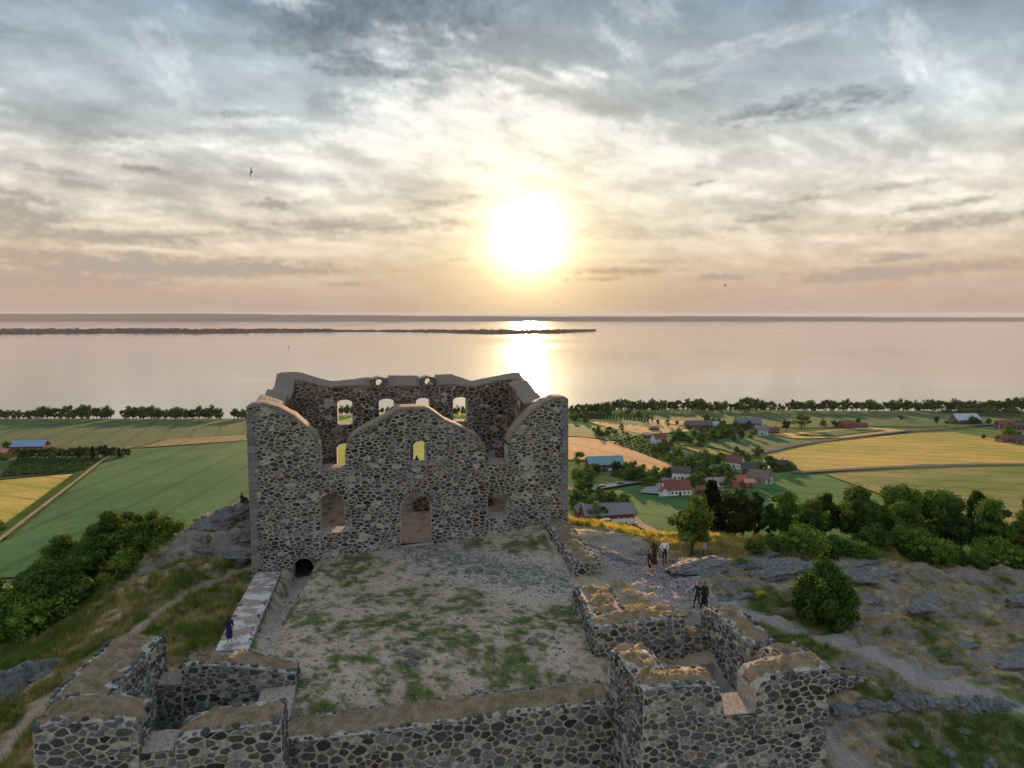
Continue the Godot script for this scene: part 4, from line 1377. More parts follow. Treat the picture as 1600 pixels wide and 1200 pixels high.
# ---------------------------------------------------------------- walls of the forecourt and the two gatehouses
func make_forecourt() -> void:
	var near := {"faces": "f", "sw": 0.47, "sh": 0.285, "gap": 0.022, "tone": "near", "cap": "turf"}
	var c := thing("forecourt_wall", "long retaining wall with a grassy top in front of the castle forecourt", "wall", at_spot(0.4, -5.6, -23.2))
	wall(c, "wall_core", Vector2(-6.9, -23.2), Vector2(7.7, -23.2), 2.0, -5.6, [[0, -0.62], [4, -0.55], [8, -0.42], [12, -0.38], [14.6, -0.42]], [], near.merged({"from": Vector3(0.4, -5.6, 23.2), "lean": 0.12, "grass": 1, "sw": 0.52, "sh": 0.38}, true))
	set_stones(c)
	# the gatehouse on the right
	var b := Vector3(12.0, -6.0, 22.6)
	c = thing("gatehouse_ruin", "roofless square gatehouse ruin whose front wall has a deep gap, turf on its tops", "ruin", at_spot(12.0, -6.0, -22.6))
	near.from = b
	wall(c, "front_wall", Vector2(7.7, -26.9), Vector2(16.2, -26.9), 1.6, -6.2, [[0, 2.2], [0.6, 2.3], [2.9, 2.15], [3.3, 2.0], [3.5, 1.5], [3.6, 0.72], [3.6, 0.66], [5.05, 0.58], [5.05, 1.7], [5.3, 2.05], [7, 2.32], [8.5, 2.36]], [], near.merged({"faces": "fse", "bare": [[3.6, 5.05]]}, true))
	wall(c, "side_wall", Vector2(7.7, -22.4), Vector2(7.7, -25.3), 1.6, -6.0, [[0, 1.6], [0.5, 2.0], [1.4, 2.25], [2.9, 2.2]], [], near.merged({"faces": "fs"}, true))
	wall(c, "back_wall", Vector2(8.3, -18.5), Vector2(13.4, -18.5), 1.6, -3.2, [[0, 0.9], [0.4, 1.1], [2.4, 1.15], [4, 1.25], [5.1, 1.15]], [], near.merged({"faces": "fse"}, true))
	wall(c, "low_wall", Vector2(13.4, -18.4), Vector2(15.0, -18.4), 1.3, -3.2, [[0, 0.05], [1.6, 0.0]], [], near.merged({"sw": 0.45, "sh": 0.3}, true))
	wall(c, "side_wall", Vector2(14.9, -17.3), Vector2(14.9, -22.5), 1.5, -3.5, [[0, 0.9], [0.7, 1.4], [2, 1.6], [4.4, 1.5], [5.2, 1.4]], [], near.merged({"faces": "fse"}, true))
	wall(c, "low_wall", Vector2(14.9, -22.5), Vector2(14.9, -23.9), 1.4, -3.5, [[0, 0.35], [1.4, 0.3]], [], near.merged({"cap": "plaster", "over": 0.02, "thick": 0.06}, true))
	wall(c, "side_wall", Vector2(14.6, -23.9), Vector2(14.6, -25.3), 1.6, -5.0, [[0, 1.9], [0.5, 2.25], [1.4, 2.35]], [], near.merged({"faces": "fs"}, true))
	var sill := build()
	sill.box(Vector3(11.30, 0.70, 25.30) - b, Vector3(12.74, 0.755, 26.93) - b)
	part("sill_slab", sill.mesh(), M.plaster, c)
	set_stones(c)
	# the gatehouse on the left
	b = Vector3(-11.0, -6.4, 22.0)
	near.from = b
	c = thing("gatehouse_ruin", "roofless gatehouse ruin beside the steep grass slope, a dark room behind its two front stubs", "ruin", at_spot(-11.0, -6.4, -22.0))
	wall(c, "front_wall", Vector2(-15.1, -26.2), Vector2(-11.65, -26.2), 2.0, -7.0, [[0, 2.75], [0.6, 2.95], [1.6, 2.85], [2.6, 2.8], [3.2, 2.55], [3.45, 2.2]], [], near.merged({"faces": "fe", "sw": 0.52, "sh": 0.31}, true))
	wall(c, "low_wall", Vector2(-11.65, -26.1), Vector2(-10.4, -26.1), 1.3, -6.0, [[0, 1.38], [1.25, 1.34]], [], near.merged({"cap": "plaster", "over": 0.0, "thick": 0.05}, true))
	wall(c, "front_wall", Vector2(-10.4, -26.2), Vector2(-6.6, -26.2), 1.7, -7.0, [[0, 1.6], [0.5, 1.85], [1.4, 2.0], [3.0, 2.08], [3.8, 2.1]], [], near.merged({"faces": "fse", "sw": 0.52, "sh": 0.31}, true))
	wall(c, "side_wall", Vector2(-13.2, -24.2), Vector2(-13.2, -16.8), 2.3, -6.0, [[0, 2.6], [1, 2.7], [4, 2.3], [6.4, 2.1], [7.4, 1.8]], [], near.merged({"faces": "fe", "sw": 0.5, "sh": 0.36}, true))
	wall(c, "back_wall", Vector2(-12.1, -18.5), Vector2(-6.9, -18.5), 1.5, -4.6, [[0, 0.85], [0.5, 0.98], [2.5, 0.72], [4.2, 0.3], [5.2, 0.05]], [], near.merged({"faces": "fe"}, true))
	wall(c, "low_wall", Vector2(-13.2, -18.6), Vector2(-12.1, -18.6), 1.2, -4.6, [[0, 0.15], [1.1, 0.1]], [], near.merged({"sw": 0.45, "sh": 0.3, "cap": "plaster", "over": 0.0, "thick": 0.06}, true))
	wall(c, "low_wall", Vector2(-8.5, -23.0), Vector2(-6.9, -23.0), 4.4, -5.0, [[0, -0.55], [1.6, -0.5]], [], near.merged({"cap": "plaster", "over": 0.02, "thick": 0.06}, true))
	set_stones(c)
	# low walls
	near.from = Vector3(9.9, -0.6, 4.4)
	c = thing("low_wall", "low stone wall running out from the right corner of the castle", "wall", at_spot(9.9, -0.6, -4.4))
	wall(c, "wall_core", Vector2(9.9, -0.05), Vector2(9.9, -8.8), 1.9, -1.2, [[0, 1.45], [4, 1.25], [8.75, 1.0]], [], near.merged({"faces": "fe", "sw": 0.5, "sh": 0.36, "grass": 2}, true))
	set_stones(c)
	near.from = Vector3(8.6, -1.0, 15.0)
	c = thing("low_wall", "low stone wall with sunlit dry turf, between the forecourt and the gravel yard", "wall", at_spot(8.6, -1.0, -15.0))
	wall(c, "wall_core", Vector2(8.85, -12.4), Vector2(8.45, -16.85), 2.2, -1.8, [[0, 0.8], [0.6, 1.0], [4.4, 1.05]], [], near.merged({"faces": "fs", "sw": 0.48, "sh": 0.34, "grass": 2}, true))
	set_stones(c)
	near.from = Vector3(-9.9, -3.0, 7.0)
	c = thing("walkway_wall", "broad stone walkway with worn pale plaster on top, left of the sunken path", "wall", at_spot(-9.9, -3.0, -7.0))
	wall(c, "wall_core", Vector2(-9.9, -15.2), Vector2(-9.9, -0.05), 1.65, -3.4, [[0, -0.55], [5, -0.72], [10, -0.98], [15.15, -1.3]], [], near.merged({"faces": "fs", "sw": 0.42, "sh": 0.28, "cap": "walkway", "over": 0.04, "thick": 0.06}, true))
	set_stones(c)
	near.from = Vector3(19.8, -2.0, 22.0)
	c = thing("wall_remnant", "knee-high remnant of a wall beside the right gatehouse, turf on its top", "wall", at_spot(19.8, -2.0, -22.0))
	wall(c, "wall_core", Vector2(17.4, -22.6), Vector2(22.4, -21.7), 0.9, -3.0, [[0, -0.75], [2.5, -0.95], [4.2, -1.2], [5.08, -1.55]], [], near.merged({"faces": "fe", "sw": 0.42, "sh": 0.28, "grass": 2}, true))
	set_stones(c)

# ---------------------------------------------------------------- rocks
func rock_mesh(seed_: int, flat: float, rugged := 0.27, across := 34, up := 18) -> ArrayMesh:
	var n := FastNoiseLite.new()
	n.seed = seed_; n.frequency = 0.9; n.fractal_octaves = 4
	var r := FastNoiseLite.new()
	r.seed = seed_ + 5; r.frequency = 0.7; r.fractal_type = FastNoiseLite.FRACTAL_RIDGED; r.fractal_octaves = 3
	var rows := []
	var cols := []
	for i in across + 1:
		var row := []
		var rc := []
		for j in up + 1:
			var a := -TAU * (i % across) / across
			var e := lerpf(-0.35, PI / 2, j / float(up))
			var d := Vector3(cos(a) * cos(e), sin(e), sin(a) * cos(e))
			var k := 1.0 + n.get_noise_3dv(d * 1.3) * rugged * 1.6 + r.get_noise_3d(d.x * 1.2, d.y * 3.0, d.z * 1.2) * rugged * 0.5
			k += n.get_noise_3dv(d * 6.0) * 0.10 + r.get_noise_3d(d.x * 3.0, d.y * 9.0, d.z * 3.0) * 0.07
			var p := d * k
			p.y *= flat
			row.append(p)
			var v := 0.95 + 0.45 * n.get_noise_3dv(d * 5.0)
			rc.append(mixc(Color(v, v, v), Color(0.75, 0.85, 0.5), smoothstep(0.25, 0.5, n.get_noise_3dv(d * 3.0 + Vector3(9, 0, 0))) * 0.5))
		rows.append(row)
		cols.append(rc)
	return grid_mesh(rows, cols, false)

func make_rocks() -> void:
	var shapes := []
	for k in 7: shapes.append(rock_mesh(100 + k * 13, [0.55, 0.4, 0.7, 0.35, 0.6, 0.45, 0.8][k]))
	# pixel of its foot, guessed height of the ground, half width, half depth, height factor, turn
	var list := [
		["bare grey rock hump with a dark flank beside the gravel yard", 1095, 892, 0.2, 2.3, 1.1, 0.55, 0.25], ["long low grey rock behind the lone bush", 1215, 893, -0.5, 2.6, 1.0, 1.1, 0.0], ["small flat rock at the edge of the gravel yard", 1150, 935, -0.2, 1.7, 0.8, 0.8, 0.1], ["grey rock slab beside the low castle wall", 930, 857, 0.6, 2.6, 0.7, 0.7, -0.95], ["grey rock slab in the grass past the castle corner", 953, 868, 0.5, 2.0, 0.6, 0.6, -0.9], ["small rock in the golden grass", 1008, 862, 0.4, 0.7, 0.5, 0.8, 0.0]]
	for k in list.size():
		var a = list[k]
		var q := on_height(a[1], a[2], a[3])
		set_rock(shapes[k % 7], q, a[4], a[5], a[6], a[7], a[0], "")
	# ledges of rock showing through the dry grass on the right
	for k in 46:
		var u := rng.randf_range(21.0, 46.0)
		var w := rng.randf_range(-24.0, -6.5)
		if near_line(Vector2(u, w), path_r).x < 1.7 or Vector2(u - 23.2, w + 16.7).length() < 3.2 or (u < 25.5 and w < -19.0): continue
		var big := rng.randf_range(0.7, 2.1)
		set_rock(shapes[rng.randi() % 7], Vector2(u, w), big, big * rng.randf_range(0.28, 0.42), rng.randf_range(0.3, 0.6), rng.randf_range(0.1, 0.5), "grey ledge of bedrock showing through the dry grass", "bedrock ledges right of the ruin")
	# the crag left of the castle
	for k in 34:
		var u := rng.randf_range(-19.5, -12.9)
		var w := rng.randf_range(1.0, 10.0)
		if w < 3.0 and u > -15.0: continue
		var big := rng.randf_range(0.6, 1.7)
		set_rock(shapes[rng.randi() % 7], Vector2(u, w), big, big * rng.randf_range(0.35, 0.6), rng.randf_range(0.5, 0.9), rng.randf_range(-0.9, -0.3), "blue-grey rock of the crag left of the castle", "rocks of the crag left of the castle")
	for a in [[-13.5, 7.6, 1.35], [-14.8, 6.6, 1.2], [-13.2, 4.6, 0.9]]:
		set_rock(shapes[rng.randi() % 7], Vector2(a[0], a[1]), a[2], a[2] * 0.8, 0.85, 0.4, "blue-grey rock of the crag left of the castle", "rocks of the crag left of the castle")
	for a in [[-23.4, -9.6, 1.5, 0.9, 1.5], [-22.2, -8.6, 1.3, 0.6, 0.9], [-24.3, -9.9, 1.1, 0.8, 1.3], [-21.7, -9.4, 0.9, 0.5, 0.8]]:
		set_rock(shapes[rng.randi() % 7], Vector2(a[0], a[1]), a[2], a[3], a[4], 0.3, "lichen-covered boulder in the grass beside the narrow footpath", "boulders beside the footpath on the left slope")
	# a broken row of boulders below the remnant of wall
	for k in 15:
		var f := k / 14.0
		var q := Vector2(lerpf(18.6, 29.2, f) + rng.randf_range(-0.2, 0.2), -23.4 + sin(f * 5.0) * 0.25 + rng.randf_range(-0.15, 0.15))
		var big := rng.randf_range(0.28, 0.62)
		set_rock(shapes[rng.randi() % 7], q, big, big * 0.8, 1.1, rng.randf() * TAU, "grey boulder in the row laid across the grass right of the gatehouse", "row of boulders")
	for k in 9:
		set_rock(shapes[rng.randi() % 7], Vector2(rng.randf_range(18.6, 26.5), rng.randf_range(-27.0, -24.4)), rng.randf_range(0.2, 0.45), rng.randf_range(0.2, 0.4), 0.8, rng.randf() * TAU, "small loose boulder in the grass near the trodden path", "loose boulders near the path")
	# stones lying in the forecourt
	for k in 26:
		var a: Vector2 = [Vector2(-0.9, -17.6), Vector2(3.0, -20.3), Vector2(-7.6, -5.2), Vector2(5.0, -17.0), Vector2(4.5, -6.5)][k % 5]
		var big := rng.randf_range(0.12, 0.32)
		set_rock(shapes[rng.randi() % 7], a + Vector2(rng.randf_range(-1.6, 1.6), rng.randf_range(-0.8, 0.8)), big, big * 0.8, 0.7, rng.randf() * TAU, "pale loose stone lying on the forecourt ground", "loose stones in the forecourt")

func on_height(x: float, y: float, h: float) -> Vector2:      # castle coordinates where a sight line reaches a height
	var d := ray(x, y)
	var p := Vector3(0, CAM_H, 0) + d * ((h - CAM_H) / d.y)
	var q := frame.affine_inverse() * p
	return Vector2(q.x, -q.z)

func set_rock(mesh: Mesh, q: Vector2, hx: float, hz: float, hy: float, turn: float, label: String, group: String) -> void:
	var o := top("boulder" if hx < 0.7 else "rock_outcrop", mesh, M.rock)
	var lowest := 1e9
	for k in 8: lowest = minf(lowest, hill_h(q.x + cos(k * TAU / 8) * hx * 0.7, q.y + sin(k * TAU / 8) * hz * 0.7))
	var h := minf(hill_h(q.x, q.y), lowest + 0.3 * hx)
	o.transform = Transform3D(Basis(Vector3.UP, TURN + turn) * Basis().scaled(Vector3(hx, minf(hx, hz * 1.4) * hy, hz)), spot(q.x, h - 0.05 * hx, q.y))
	tag(o, label, "rock", group)

# ---------------------------------------------------------------- trees
func make_tree(called: String, label: String, group: String, seed_: int, h: float, wide: float, leaves: int, leaf: float, col: Color, kind: String) -> Node3D:
	rng.seed = seed_
	var t := thing(called, label, "bush" if kind == "bush" else "tree", Transform3D(), group)
	var wood := build()
	var crown := cbuild()
	if kind == "conifer":
		wood.tube(Vector3(0, -0.3, 0), Vector3(0, h * 0.97, 0), h * 0.02, h * 0.003, 7)
		var tiers := int(h * 2.6)
		var each := leaves / tiers
		for k in tiers:
			var f := k / float(tiers)
			var y := h * lerpf(0.10, 0.98, f)
			var r := wide * pow(1.0 - f, 0.8) * rng.randf_range(0.7, 1.15) + 0.12
			var arms := 7
			for a in arms:
				var ang := rng.randf() * TAU
				var long := r * rng.randf_range(0.6, 1.1)
				var tip := Vector3(cos(ang) * long, -long * 0.28, sin(ang) * long)
				wood.tube(Vector3(0, y, 0), Vector3(0, y, 0) + tip * 0.8, 0.02, 0.008, 3, Color.WHITE, false)
				for e in maxi(2, each / arms):
					var g := sqrt(rng.randf())
					var p := Vector3(0, y, 0) + tip * g + Vector3(rng.randf_range(-1, 1), rng.randf_range(-1.2, 0.3), rng.randf_range(-1, 1)) * leaf * 1.4
					leaf_at(crown, p, Vector3(rng.randf_range(-1, 1), 0.9, rng.randf_range(-1, 1)), leaf, col)
	else:
		var stem := 0.06 if kind == "bush" else rng.randf_range(0.24, 0.34)
		var lobes := []
		var n := 16 if kind == "far" else 70 if kind == "bush" else 38
		var cy := h * (0.46 if kind == "bush" else 0.58)
		var hy := h * (0.46 if kind == "bush" else 0.42)
		for k in n:
			var d := Vector3(rng.randfn(), rng.randfn(), rng.randfn()).normalized() * lerpf(0.1 if kind == "bush" else 0.35, 1.12, pow(rng.randf(), 0.7))
			var egg := 1.0 - 0.42 * maxf(d.y, 0.0) - (0.3 * maxf(-d.y, 0.0) if kind != "bush" else 0.0)
			lobes.append([Vector3(d.x * wide * 0.84 * egg, cy + d.y * hy * 0.86, d.z * wide * 0.84 * egg), wide * rng.randf_range(0.12, 0.34) * (1.3 if kind == "far" else 1.0)])
		var fork := Vector3(rng.randf_range(-0.05, 0.05) * h, h * (stem + 0.1), rng.randf_range(-0.05, 0.05) * h)
		wood.tube(Vector3(0, -0.4, 0), fork, h * 0.026 + 0.03, h * 0.018 + 0.02, 7)
		for l in lobes.slice(0, 9 if kind != "far" else 4):
			var m: Vector3 = fork.lerp(l[0], 0.55) + Vector3(rng.randf_range(-1, 1), 0.3, rng.randf_range(-1, 1)) * h * 0.02
			wood.tube(fork, m, h * 0.013 + 0.012, h * 0.008 + 0.008, 5, Color.WHITE, false)
			wood.tube(m, l[0], h * 0.008 + 0.008, h * 0.002 + 0.004, 4, Color.WHITE, false)
		for k in leaves:
			var which := rng.randi() % n
			var l = lobes[which]
			var d := Vector3(rng.randfn(), rng.randfn() * 0.8, rng.randfn())
			if d.length() < 0.01: continue
			var e := d.normalized()
			var p: Vector3 = l[0] + e * l[1] * (0.45 + 0.65 * pow(rng.randf(), 0.6)) * (rng.randf_range(1.2, 1.6) if rng.randf() < 0.15 else 1.0)
			if p.y < 0.05: continue
			leaf_at(crown, p, e + Vector3(rng.randf_range(-0.7, 0.7), rng.randf_range(-0.2, 1.0), rng.randf_range(-0.7, 0.7)), leaf * rng.randf_range(0.6, 1.35), col * ([0.72, 1.0, 1.28, 0.88, 1.12][which % 5] as float))
	part("trunk", wood.mesh(), M.bark, t)
	part("crown", crown.mesh(), M.leaf, t)
	return t

var spent := {}
func plant(proto: Node3D, at: Transform3D, label := "", group := "", called := "") -> Node3D:
	var o := proto
	if spent.has(proto): o = copy_of(proto, at, "", called)
	else:
		spent[proto] = true
		o.transform = at
	if label: o.set_meta("label", label)
	if group: o.set_meta("group", group)
	return o

func upright(p: Vector3, size: float, wide := 1.0) -> Transform3D:
	return Transform3D(Basis(Vector3.UP, rng.randf() * TAU).scaled(Vector3(size * wide, size, size * wide)), p)

func on_hill(u: float, w: float, size: float, wide := 1.0) -> Transform3D:
	return upright(spot(u, hill_h(u, w), w), size, wide)

func make_trees() -> void:
	var green := Color(0.095, 0.16, 0.034)
	var deep := Color(0.065, 0.115, 0.03)
	var light := Color(0.14, 0.21, 0.04)
	# single ones
	plant(make_tree("round_bush", "dense dark green bush standing alone on the rocky grass", "", 5, 5.0, 2.3, 14000, 0.115, Color(0.060, 0.108, 0.024), "bush"), on_hill(23.2, -16.6, 0.90, 0.92))
	plant(make_tree("small_tree", "young light green tree beside the people on the path", "", 6, 4.1, 1.7, 6500, 0.105, Color(0.105, 0.15, 0.032), "tree"), on_hill(19.2, -6.9, 1.0))
	plant(make_tree("spruce_tree", "dark narrow spruce behind the young light green tree", "", 7, 5.6, 1.4, 8000, 0.14, Color(0.028, 0.040, 0.018), "conifer"), on_hill(24.2, 0.0, 1.0))
	var pine := make_tree("pine_tree", "dark pine with a reddish crown beside the spruce", "", 8, 4.8, 2.0, 7000, 0.13, Color(0.042, 0.052, 0.020), "tree")
	plant(pine, on_hill(26.6, 1.2, 1.02))
	plant(make_tree("thorn_tree", "leaning thorn tree with dark bent limbs at the edge of the crag", "", 12, 4.3, 2.5, 7000, 0.11, Color(0.085, 0.125, 0.028), "tree"), on_hill(-21.3, 8.6, 1.0, 1.05))
	var kinds := []
	for k in 5: kinds.append(make_tree("broadleaf_tree", "", "", 40 + k, 9.0, [2.9, 2.5, 3.2, 2.7, 3.0][k], 15000, 0.165, [deep, Color(0.045, 0.078, 0.022), green, Color(0.052, 0.085, 0.025), Color(0.10, 0.155, 0.034)][k], "tree"))
	var bushes := []
	for k in 3: bushes.append(make_tree("leafy_bush", "", "", 60 + k, 3.0, 1.7, 6000, 0.11, [green, light, deep][k], "bush"))
	rng.seed = 300
	# the wood past the rocky ground, right
	var right := [[31.5, 0.2, 0.62], [33.5, 2.4, 0.75], [29.0, 1.5, 0.58], [35.8, 0.0, 0.70], [38.0, 2.6, 0.98], [36.5, 5.0, 0.95], [40.5, 0.2, 0.92], [42.6, 3.2, 1.08], [44.5, -0.8, 0.88], [46.0, 2.4, 1.10], [48.3, -0.6, 0.95], [50.3, 2.8, 1.15], [52.0, -1.6, 1.0], [54.5, 1.6, 1.2], [49.5, 6.2, 1.2], [45.0, 6.4, 1.12], [41.0, 7.0, 1.1], [37.0, 8.6, 1.0], [56.5, -2.6, 1.12], [58.5, 2.0, 1.3], [33.0, 6.0, 0.82], [61.5, -1.8, 1.25], [64.5, 3.0, 1.3], [28.2, 4.4, 0.72], [30.5, 6.8, 0.8]]
	for a in right:
		plant(kinds[rng.randi() % 5], on_hill(a[0], a[1] - 2.5, 0.62 * a[2] * rng.randf_range(0.94, 1.06)), "dark green broadleaf tree in the wood past the rocky slope", "trees of the wood past the rocky slope")
	for k in 44:
		var u := rng.randf_range(24.0, 62.0) if k < 26 else rng.randf_range(38.0, 64.0)
		plant(bushes[rng.randi() % 3], on_hill(u, rng.randf_range(-7.0, -4.2) - (u - 24) * 0.04, rng.randf_range(0.35, 0.85), 1.15), "low green bush at the edge of the wood past the rocky slope", "bushes at the edge of that wood")
	# the wood on the left slope
	for k in 46:
		var u := rng.randf_range(-50.0, -23.5)
		var w := rng.randf_range(1.5, 17.0) - maxf(0.0, -u - 30.0) * 0.25
		if u > -26.0 and w < 4.5: continue
		plant(kinds[[0, 2, 2, 4, 4][rng.randi() % 5]], on_hill(u, w, rng.randf_range(0.32, 0.54), 1.3), "green broadleaf tree crowded on the left slope below the crag", "trees of the wood on the left slope")
	for k in 30:
		var u := rng.randf_range(-44.0, -22.4)
		var w := rng.randf_range(-1.0, 6.0) - maxf(0.0, -u - 26.0) * 0.35
		if u > -24.5 and w < 3.0: continue
		plant(bushes[rng.randi() % 3], on_hill(u, w, rng.randf_range(0.7, 1.25), 1.1), "leafy green bush at the edge of the wood on the left slope", "bushes at the edge of the left wood")
	for a in [[-20.2, 6.8, 0.55], [-19.2, 8.2, 0.6], [-22.2, 5.8, 0.7], [-23.0, 4.4, 0.6]]:
		plant(bushes[1], on_hill(a[0], a[1], a[2], 1.1), "yellow-green bush where the crag meets the left wood", "bushes where the crag meets the left wood")
	# far trees stand on the plain
	var far := []
	for k in 6: far.append(make_tree("shore_tree", "", "", 80 + k, 12.0, [5.0, 4.2, 6.0, 3.8, 5.4, 4.6][k], 900, 0.62, [deep, green, deep, Color(0.045, 0.07, 0.025), green, deep][k], "far"))
	var poplar := make_tree("poplar_tree", "", "", 90, 13.0, 2.6, 800, 0.6, deep, "far")
	var dark := make_tree("spruce_tree", "", "", 91, 12.0, 2.6, 1100, 0.55, Color(0.024, 0.036, 0.016), "conifer")
	var shrub := make_tree("garden_bush", "", "", 92, 5.0, 3.2, 700, 0.42, green, "bush")
	var shrub2 := make_tree("garden_bush", "", "", 93, 5.0, 3.6, 700, 0.42, Color(0.095, 0.125, 0.035), "bush")
	rng.seed = 500
	# the row along the shore
	var x := -30.0
	while x < 392.0:
		var gap := 1.0 if not (x > 178 and x < 190) and not (x > 346 and x < 365) else 0.0
		if gap > 0.0: plant(far[rng.randi() % 6], upright(plain(x, 655.5 + rng.randf_range(-0.6, 1.2)), (0.85 if x < 60 else 1.15) * rng.randf_range(0.85, 1.25), rng.randf_range(0.9, 1.2)), "dark broadleaf tree in the long row along the lake shore", "trees along the lake shore")
		x += rng.randf_range(3.5, 7.5)
	for span in [[515, 562], [588, 622], [644, 678], [702, 740]]:
		x = span[0]
		while x < span[1]:
			plant(far[rng.randi() % 6], upright(plain(x, 649.0 + rng.randf_range(-1, 1)), rng.randf_range(0.8, 1.1)), "dark broadleaf tree seen through the castle's windows", "trees seen through the castle's windows")
			x += rng.randf_range(6.0, 10.0)
	x = 893.0
	while x < 1640.0:
		var y := 643.5 if x > 960 else 650.0
		var big := rng.randf_range(1.0, 1.42) * (1.2 if (x > 940 and x < 975) or (x > 1160 and x < 1186) or x > 1570 else 1.0) * (0.75 if x > 1205 and x < 1235 else 1.0)
		plant(far[rng.randi() % 6], upright(plain(x, y + rng.randf_range(-1.0, 1.0)), big, rng.randf_range(0.9, 1.25)), "dark broadleaf tree in the long row along the lake shore", "trees along the lake shore")
		x += rng.randf_range(4.2, 8.2)
	for k in 40:
		x = rng.randf_range(1460, 1620) if k < 22 else rng.randf_range(893, 940)
		plant(shrub, upright(plain(x, rng.randf_range(644.5, 646.0) if k < 22 else rng.randf_range(651, 655)), rng.randf_range(0.8, 1.5), 1.4), "dark low bush under the trees along the lake shore", "bushes along the lake shore")
	for k in 17:
		plant(poplar, upright(plain(933.0 + k * 5.3 + rng.randf_range(-1, 1), 655.5 + k * 0.35), rng.randf_range(0.65, 0.85)), "slender tree in the straight row across the dry meadow", "row of slender trees across the dry meadow", "poplar_tree")
	# single trees on the fields: pixel of the foot, size
	for a in [[1252, 671, 1.35, 1.3], [1228, 673, 0.95, 1.3], [1288, 668, 0.5, 1.2], [1407, 657, 0.6, 1.1], [1226, 660, 0.35, 1.5], [1545, 664, 0.6, 1.2], [1574, 690, 0.95, 1.3], [1536, 687, 0.45, 1.4], [1370, 643, 0.7, 1.6], [998, 655, 0.85, 1.3], [980, 652, 0.8, 1.2], [11, 706, 0.75, 1.1], [20, 712, 0.5, 1.1], [898, 661, 0.8, 1.2], [915, 662, 0.75, 1.2], [1043, 668, 0.75, 0.8], [1028, 665, 0.6, 0.9], [1058, 666, 0.55, 0.9], [971, 674, 0.65, 1.1], [1185, 716, 0.8, 1.1]]:
		plant(far[rng.randi() % 6], upright(plain(a[0], a[1]), a[2], a[3]), "lone round tree standing in the open fields", "lone trees in the fields", "field_tree")
	# the dark hedge row beside the nursery rows, left
	for k in 26:
		x = 30.0 + k * 6.8
		plant(dark if k % 3 == 2 and x > 110 else far[1 + k % 2 * 2], upright(plain(x, 719.0 - k * 0.18 + rng.randf_range(-1, 1.0)), rng.randf_range(0.62, 0.85), 1.15), "dark tree in the dense windbreak beside the nursery rows", "trees of the windbreak beside the nursery rows", "windbreak_tree")
	for k in 6: plant(shrub, upright(plain(rng.randf_range(-5, 12), rng.randf_range(712, 722)), rng.randf_range(0.8, 1.3)), "bush beside the house with the pink roof", "bushes beside the pink-roofed house")
	for k in 5: plant(shrub, upright(plain(rng.randf_range(-12, 3), rng.randf_range(826, 842)), rng.randf_range(0.7, 1.2)), "bush at the end of the field track on the left", "bushes at the end of the left field track")
	# trees and bushes among the houses: x, y, spread, how many
	for a in [[1140, 672, 38, 5, 26], [1110, 684, 52, 5, 26], [1070, 690, 34, 6, 14], [1035, 702, 18, 7, 8], [1062, 718, 18, 5, 10], [1090, 735, 30, 9, 22], [1090, 755, 14, 8, 10], [1150, 716, 25, 4, 9], [1185, 735, 16, 6, 8], [1125, 748, 18, 6, 9], [1150, 757, 14, 5, 7], [1225, 735, 18, 3, 10], [1120, 727, 20, 5, 8], [990, 750, 24, 6, 13], [1018, 757, 6, 7, 6], [970, 742, 16, 4, 7], [925, 740, 10, 4, 7], [920, 755, 6, 3, 4], [905, 745, 6, 12, 8], [915, 785, 20, 12, 18], [960, 783, 10, 4, 4], [930, 818, 6, 3, 4], [1042, 747, 8, 2, 5], [1500, 663, 28, 1, 8], [1590, 668, 16, 3, 8], [1575, 680, 16, 3, 7], [1320, 667, 18, 1.5, 6], [950, 680, 20, 3, 6], [1110, 660, 14, 2, 5]]:
		for k in int(a[4] * 1.35):
			var p := plain(a[0] + rng.randfn() * a[2] * 0.6, a[1] + rng.randfn() * a[3] * 0.6)
			if rng.randf() < 0.42: plant(far[rng.randi() % 6], upright(p, rng.randf_range(0.42, 0.9), 1.1), "garden tree among the houses and farms below the hill", "garden trees among the houses", "garden_tree")
			else: plant([shrub, shrub2][rng.randi() % 2], upright(p, rng.randf_range(0.55, 1.3), 1.2), "garden bush among the houses and farms below the hill", "garden bushes among the houses")
	# rows of young bushes on the slope by the tan field
	for j in 6:
		for k in 15:
			var f := k / 14.0
			var p := plain(lerpf(948, 1040, f) + j * 5.0 + rng.randf_range(-1, 1), lerpf(690, 720, f) - j * 2.6)
			plant(shrub2, upright(p, rng.randf_range(0.25, 0.5), 1.4), "small round bush in the planted rows above the tan field", "small bushes in planted rows")

# ---------------------------------------------------------------- houses, barns, cars on the plain
var boxes := {}
func box_mesh(size: Vector3) -> Mesh:
	if not boxes.has(size):
		var b := build()
		b.box(-size * 0.5, size * 0.5)
		boxes[size] = b.mesh()
	return boxes[size]

var paints := {}
func paint(c: Color, rough := 0.75) -> Material:
	var key := [c, rough]
	if not paints.has(key): paints[key] = material(lin(c.r, c.g, c.b), rough)
	return paints[key]

func gable_body(l: float, d: float, h: float, rise: float) -> Mesh:
	var b := build()
	var x := l * 0.5
	var z := d * 0.5
	b.quad(Vector3(-x, -0.6, z), Vector3(x, -0.6, z), Vector3(x, h, z), Vector3(-x, h, z))
	b.quad(Vector3(x, -0.6, -z), Vector3(-x, -0.6, -z), Vector3(-x, h, -z), Vector3(x, h, -z))
	for s in [-1, 1]:
		var p := [Vector3(s * x, -0.6, s * z), Vector3(s * x, -0.6, -s * z), Vector3(s * x, h, -s * z), Vector3(s * x, h + rise, 0), Vector3(s * x, h, s * z)]
		b.tri(p[0], p[1], p[2]); b.tri(p[0], p[2], p[4]); b.tri(p[4], p[2], p[3])
	return b.mesh()

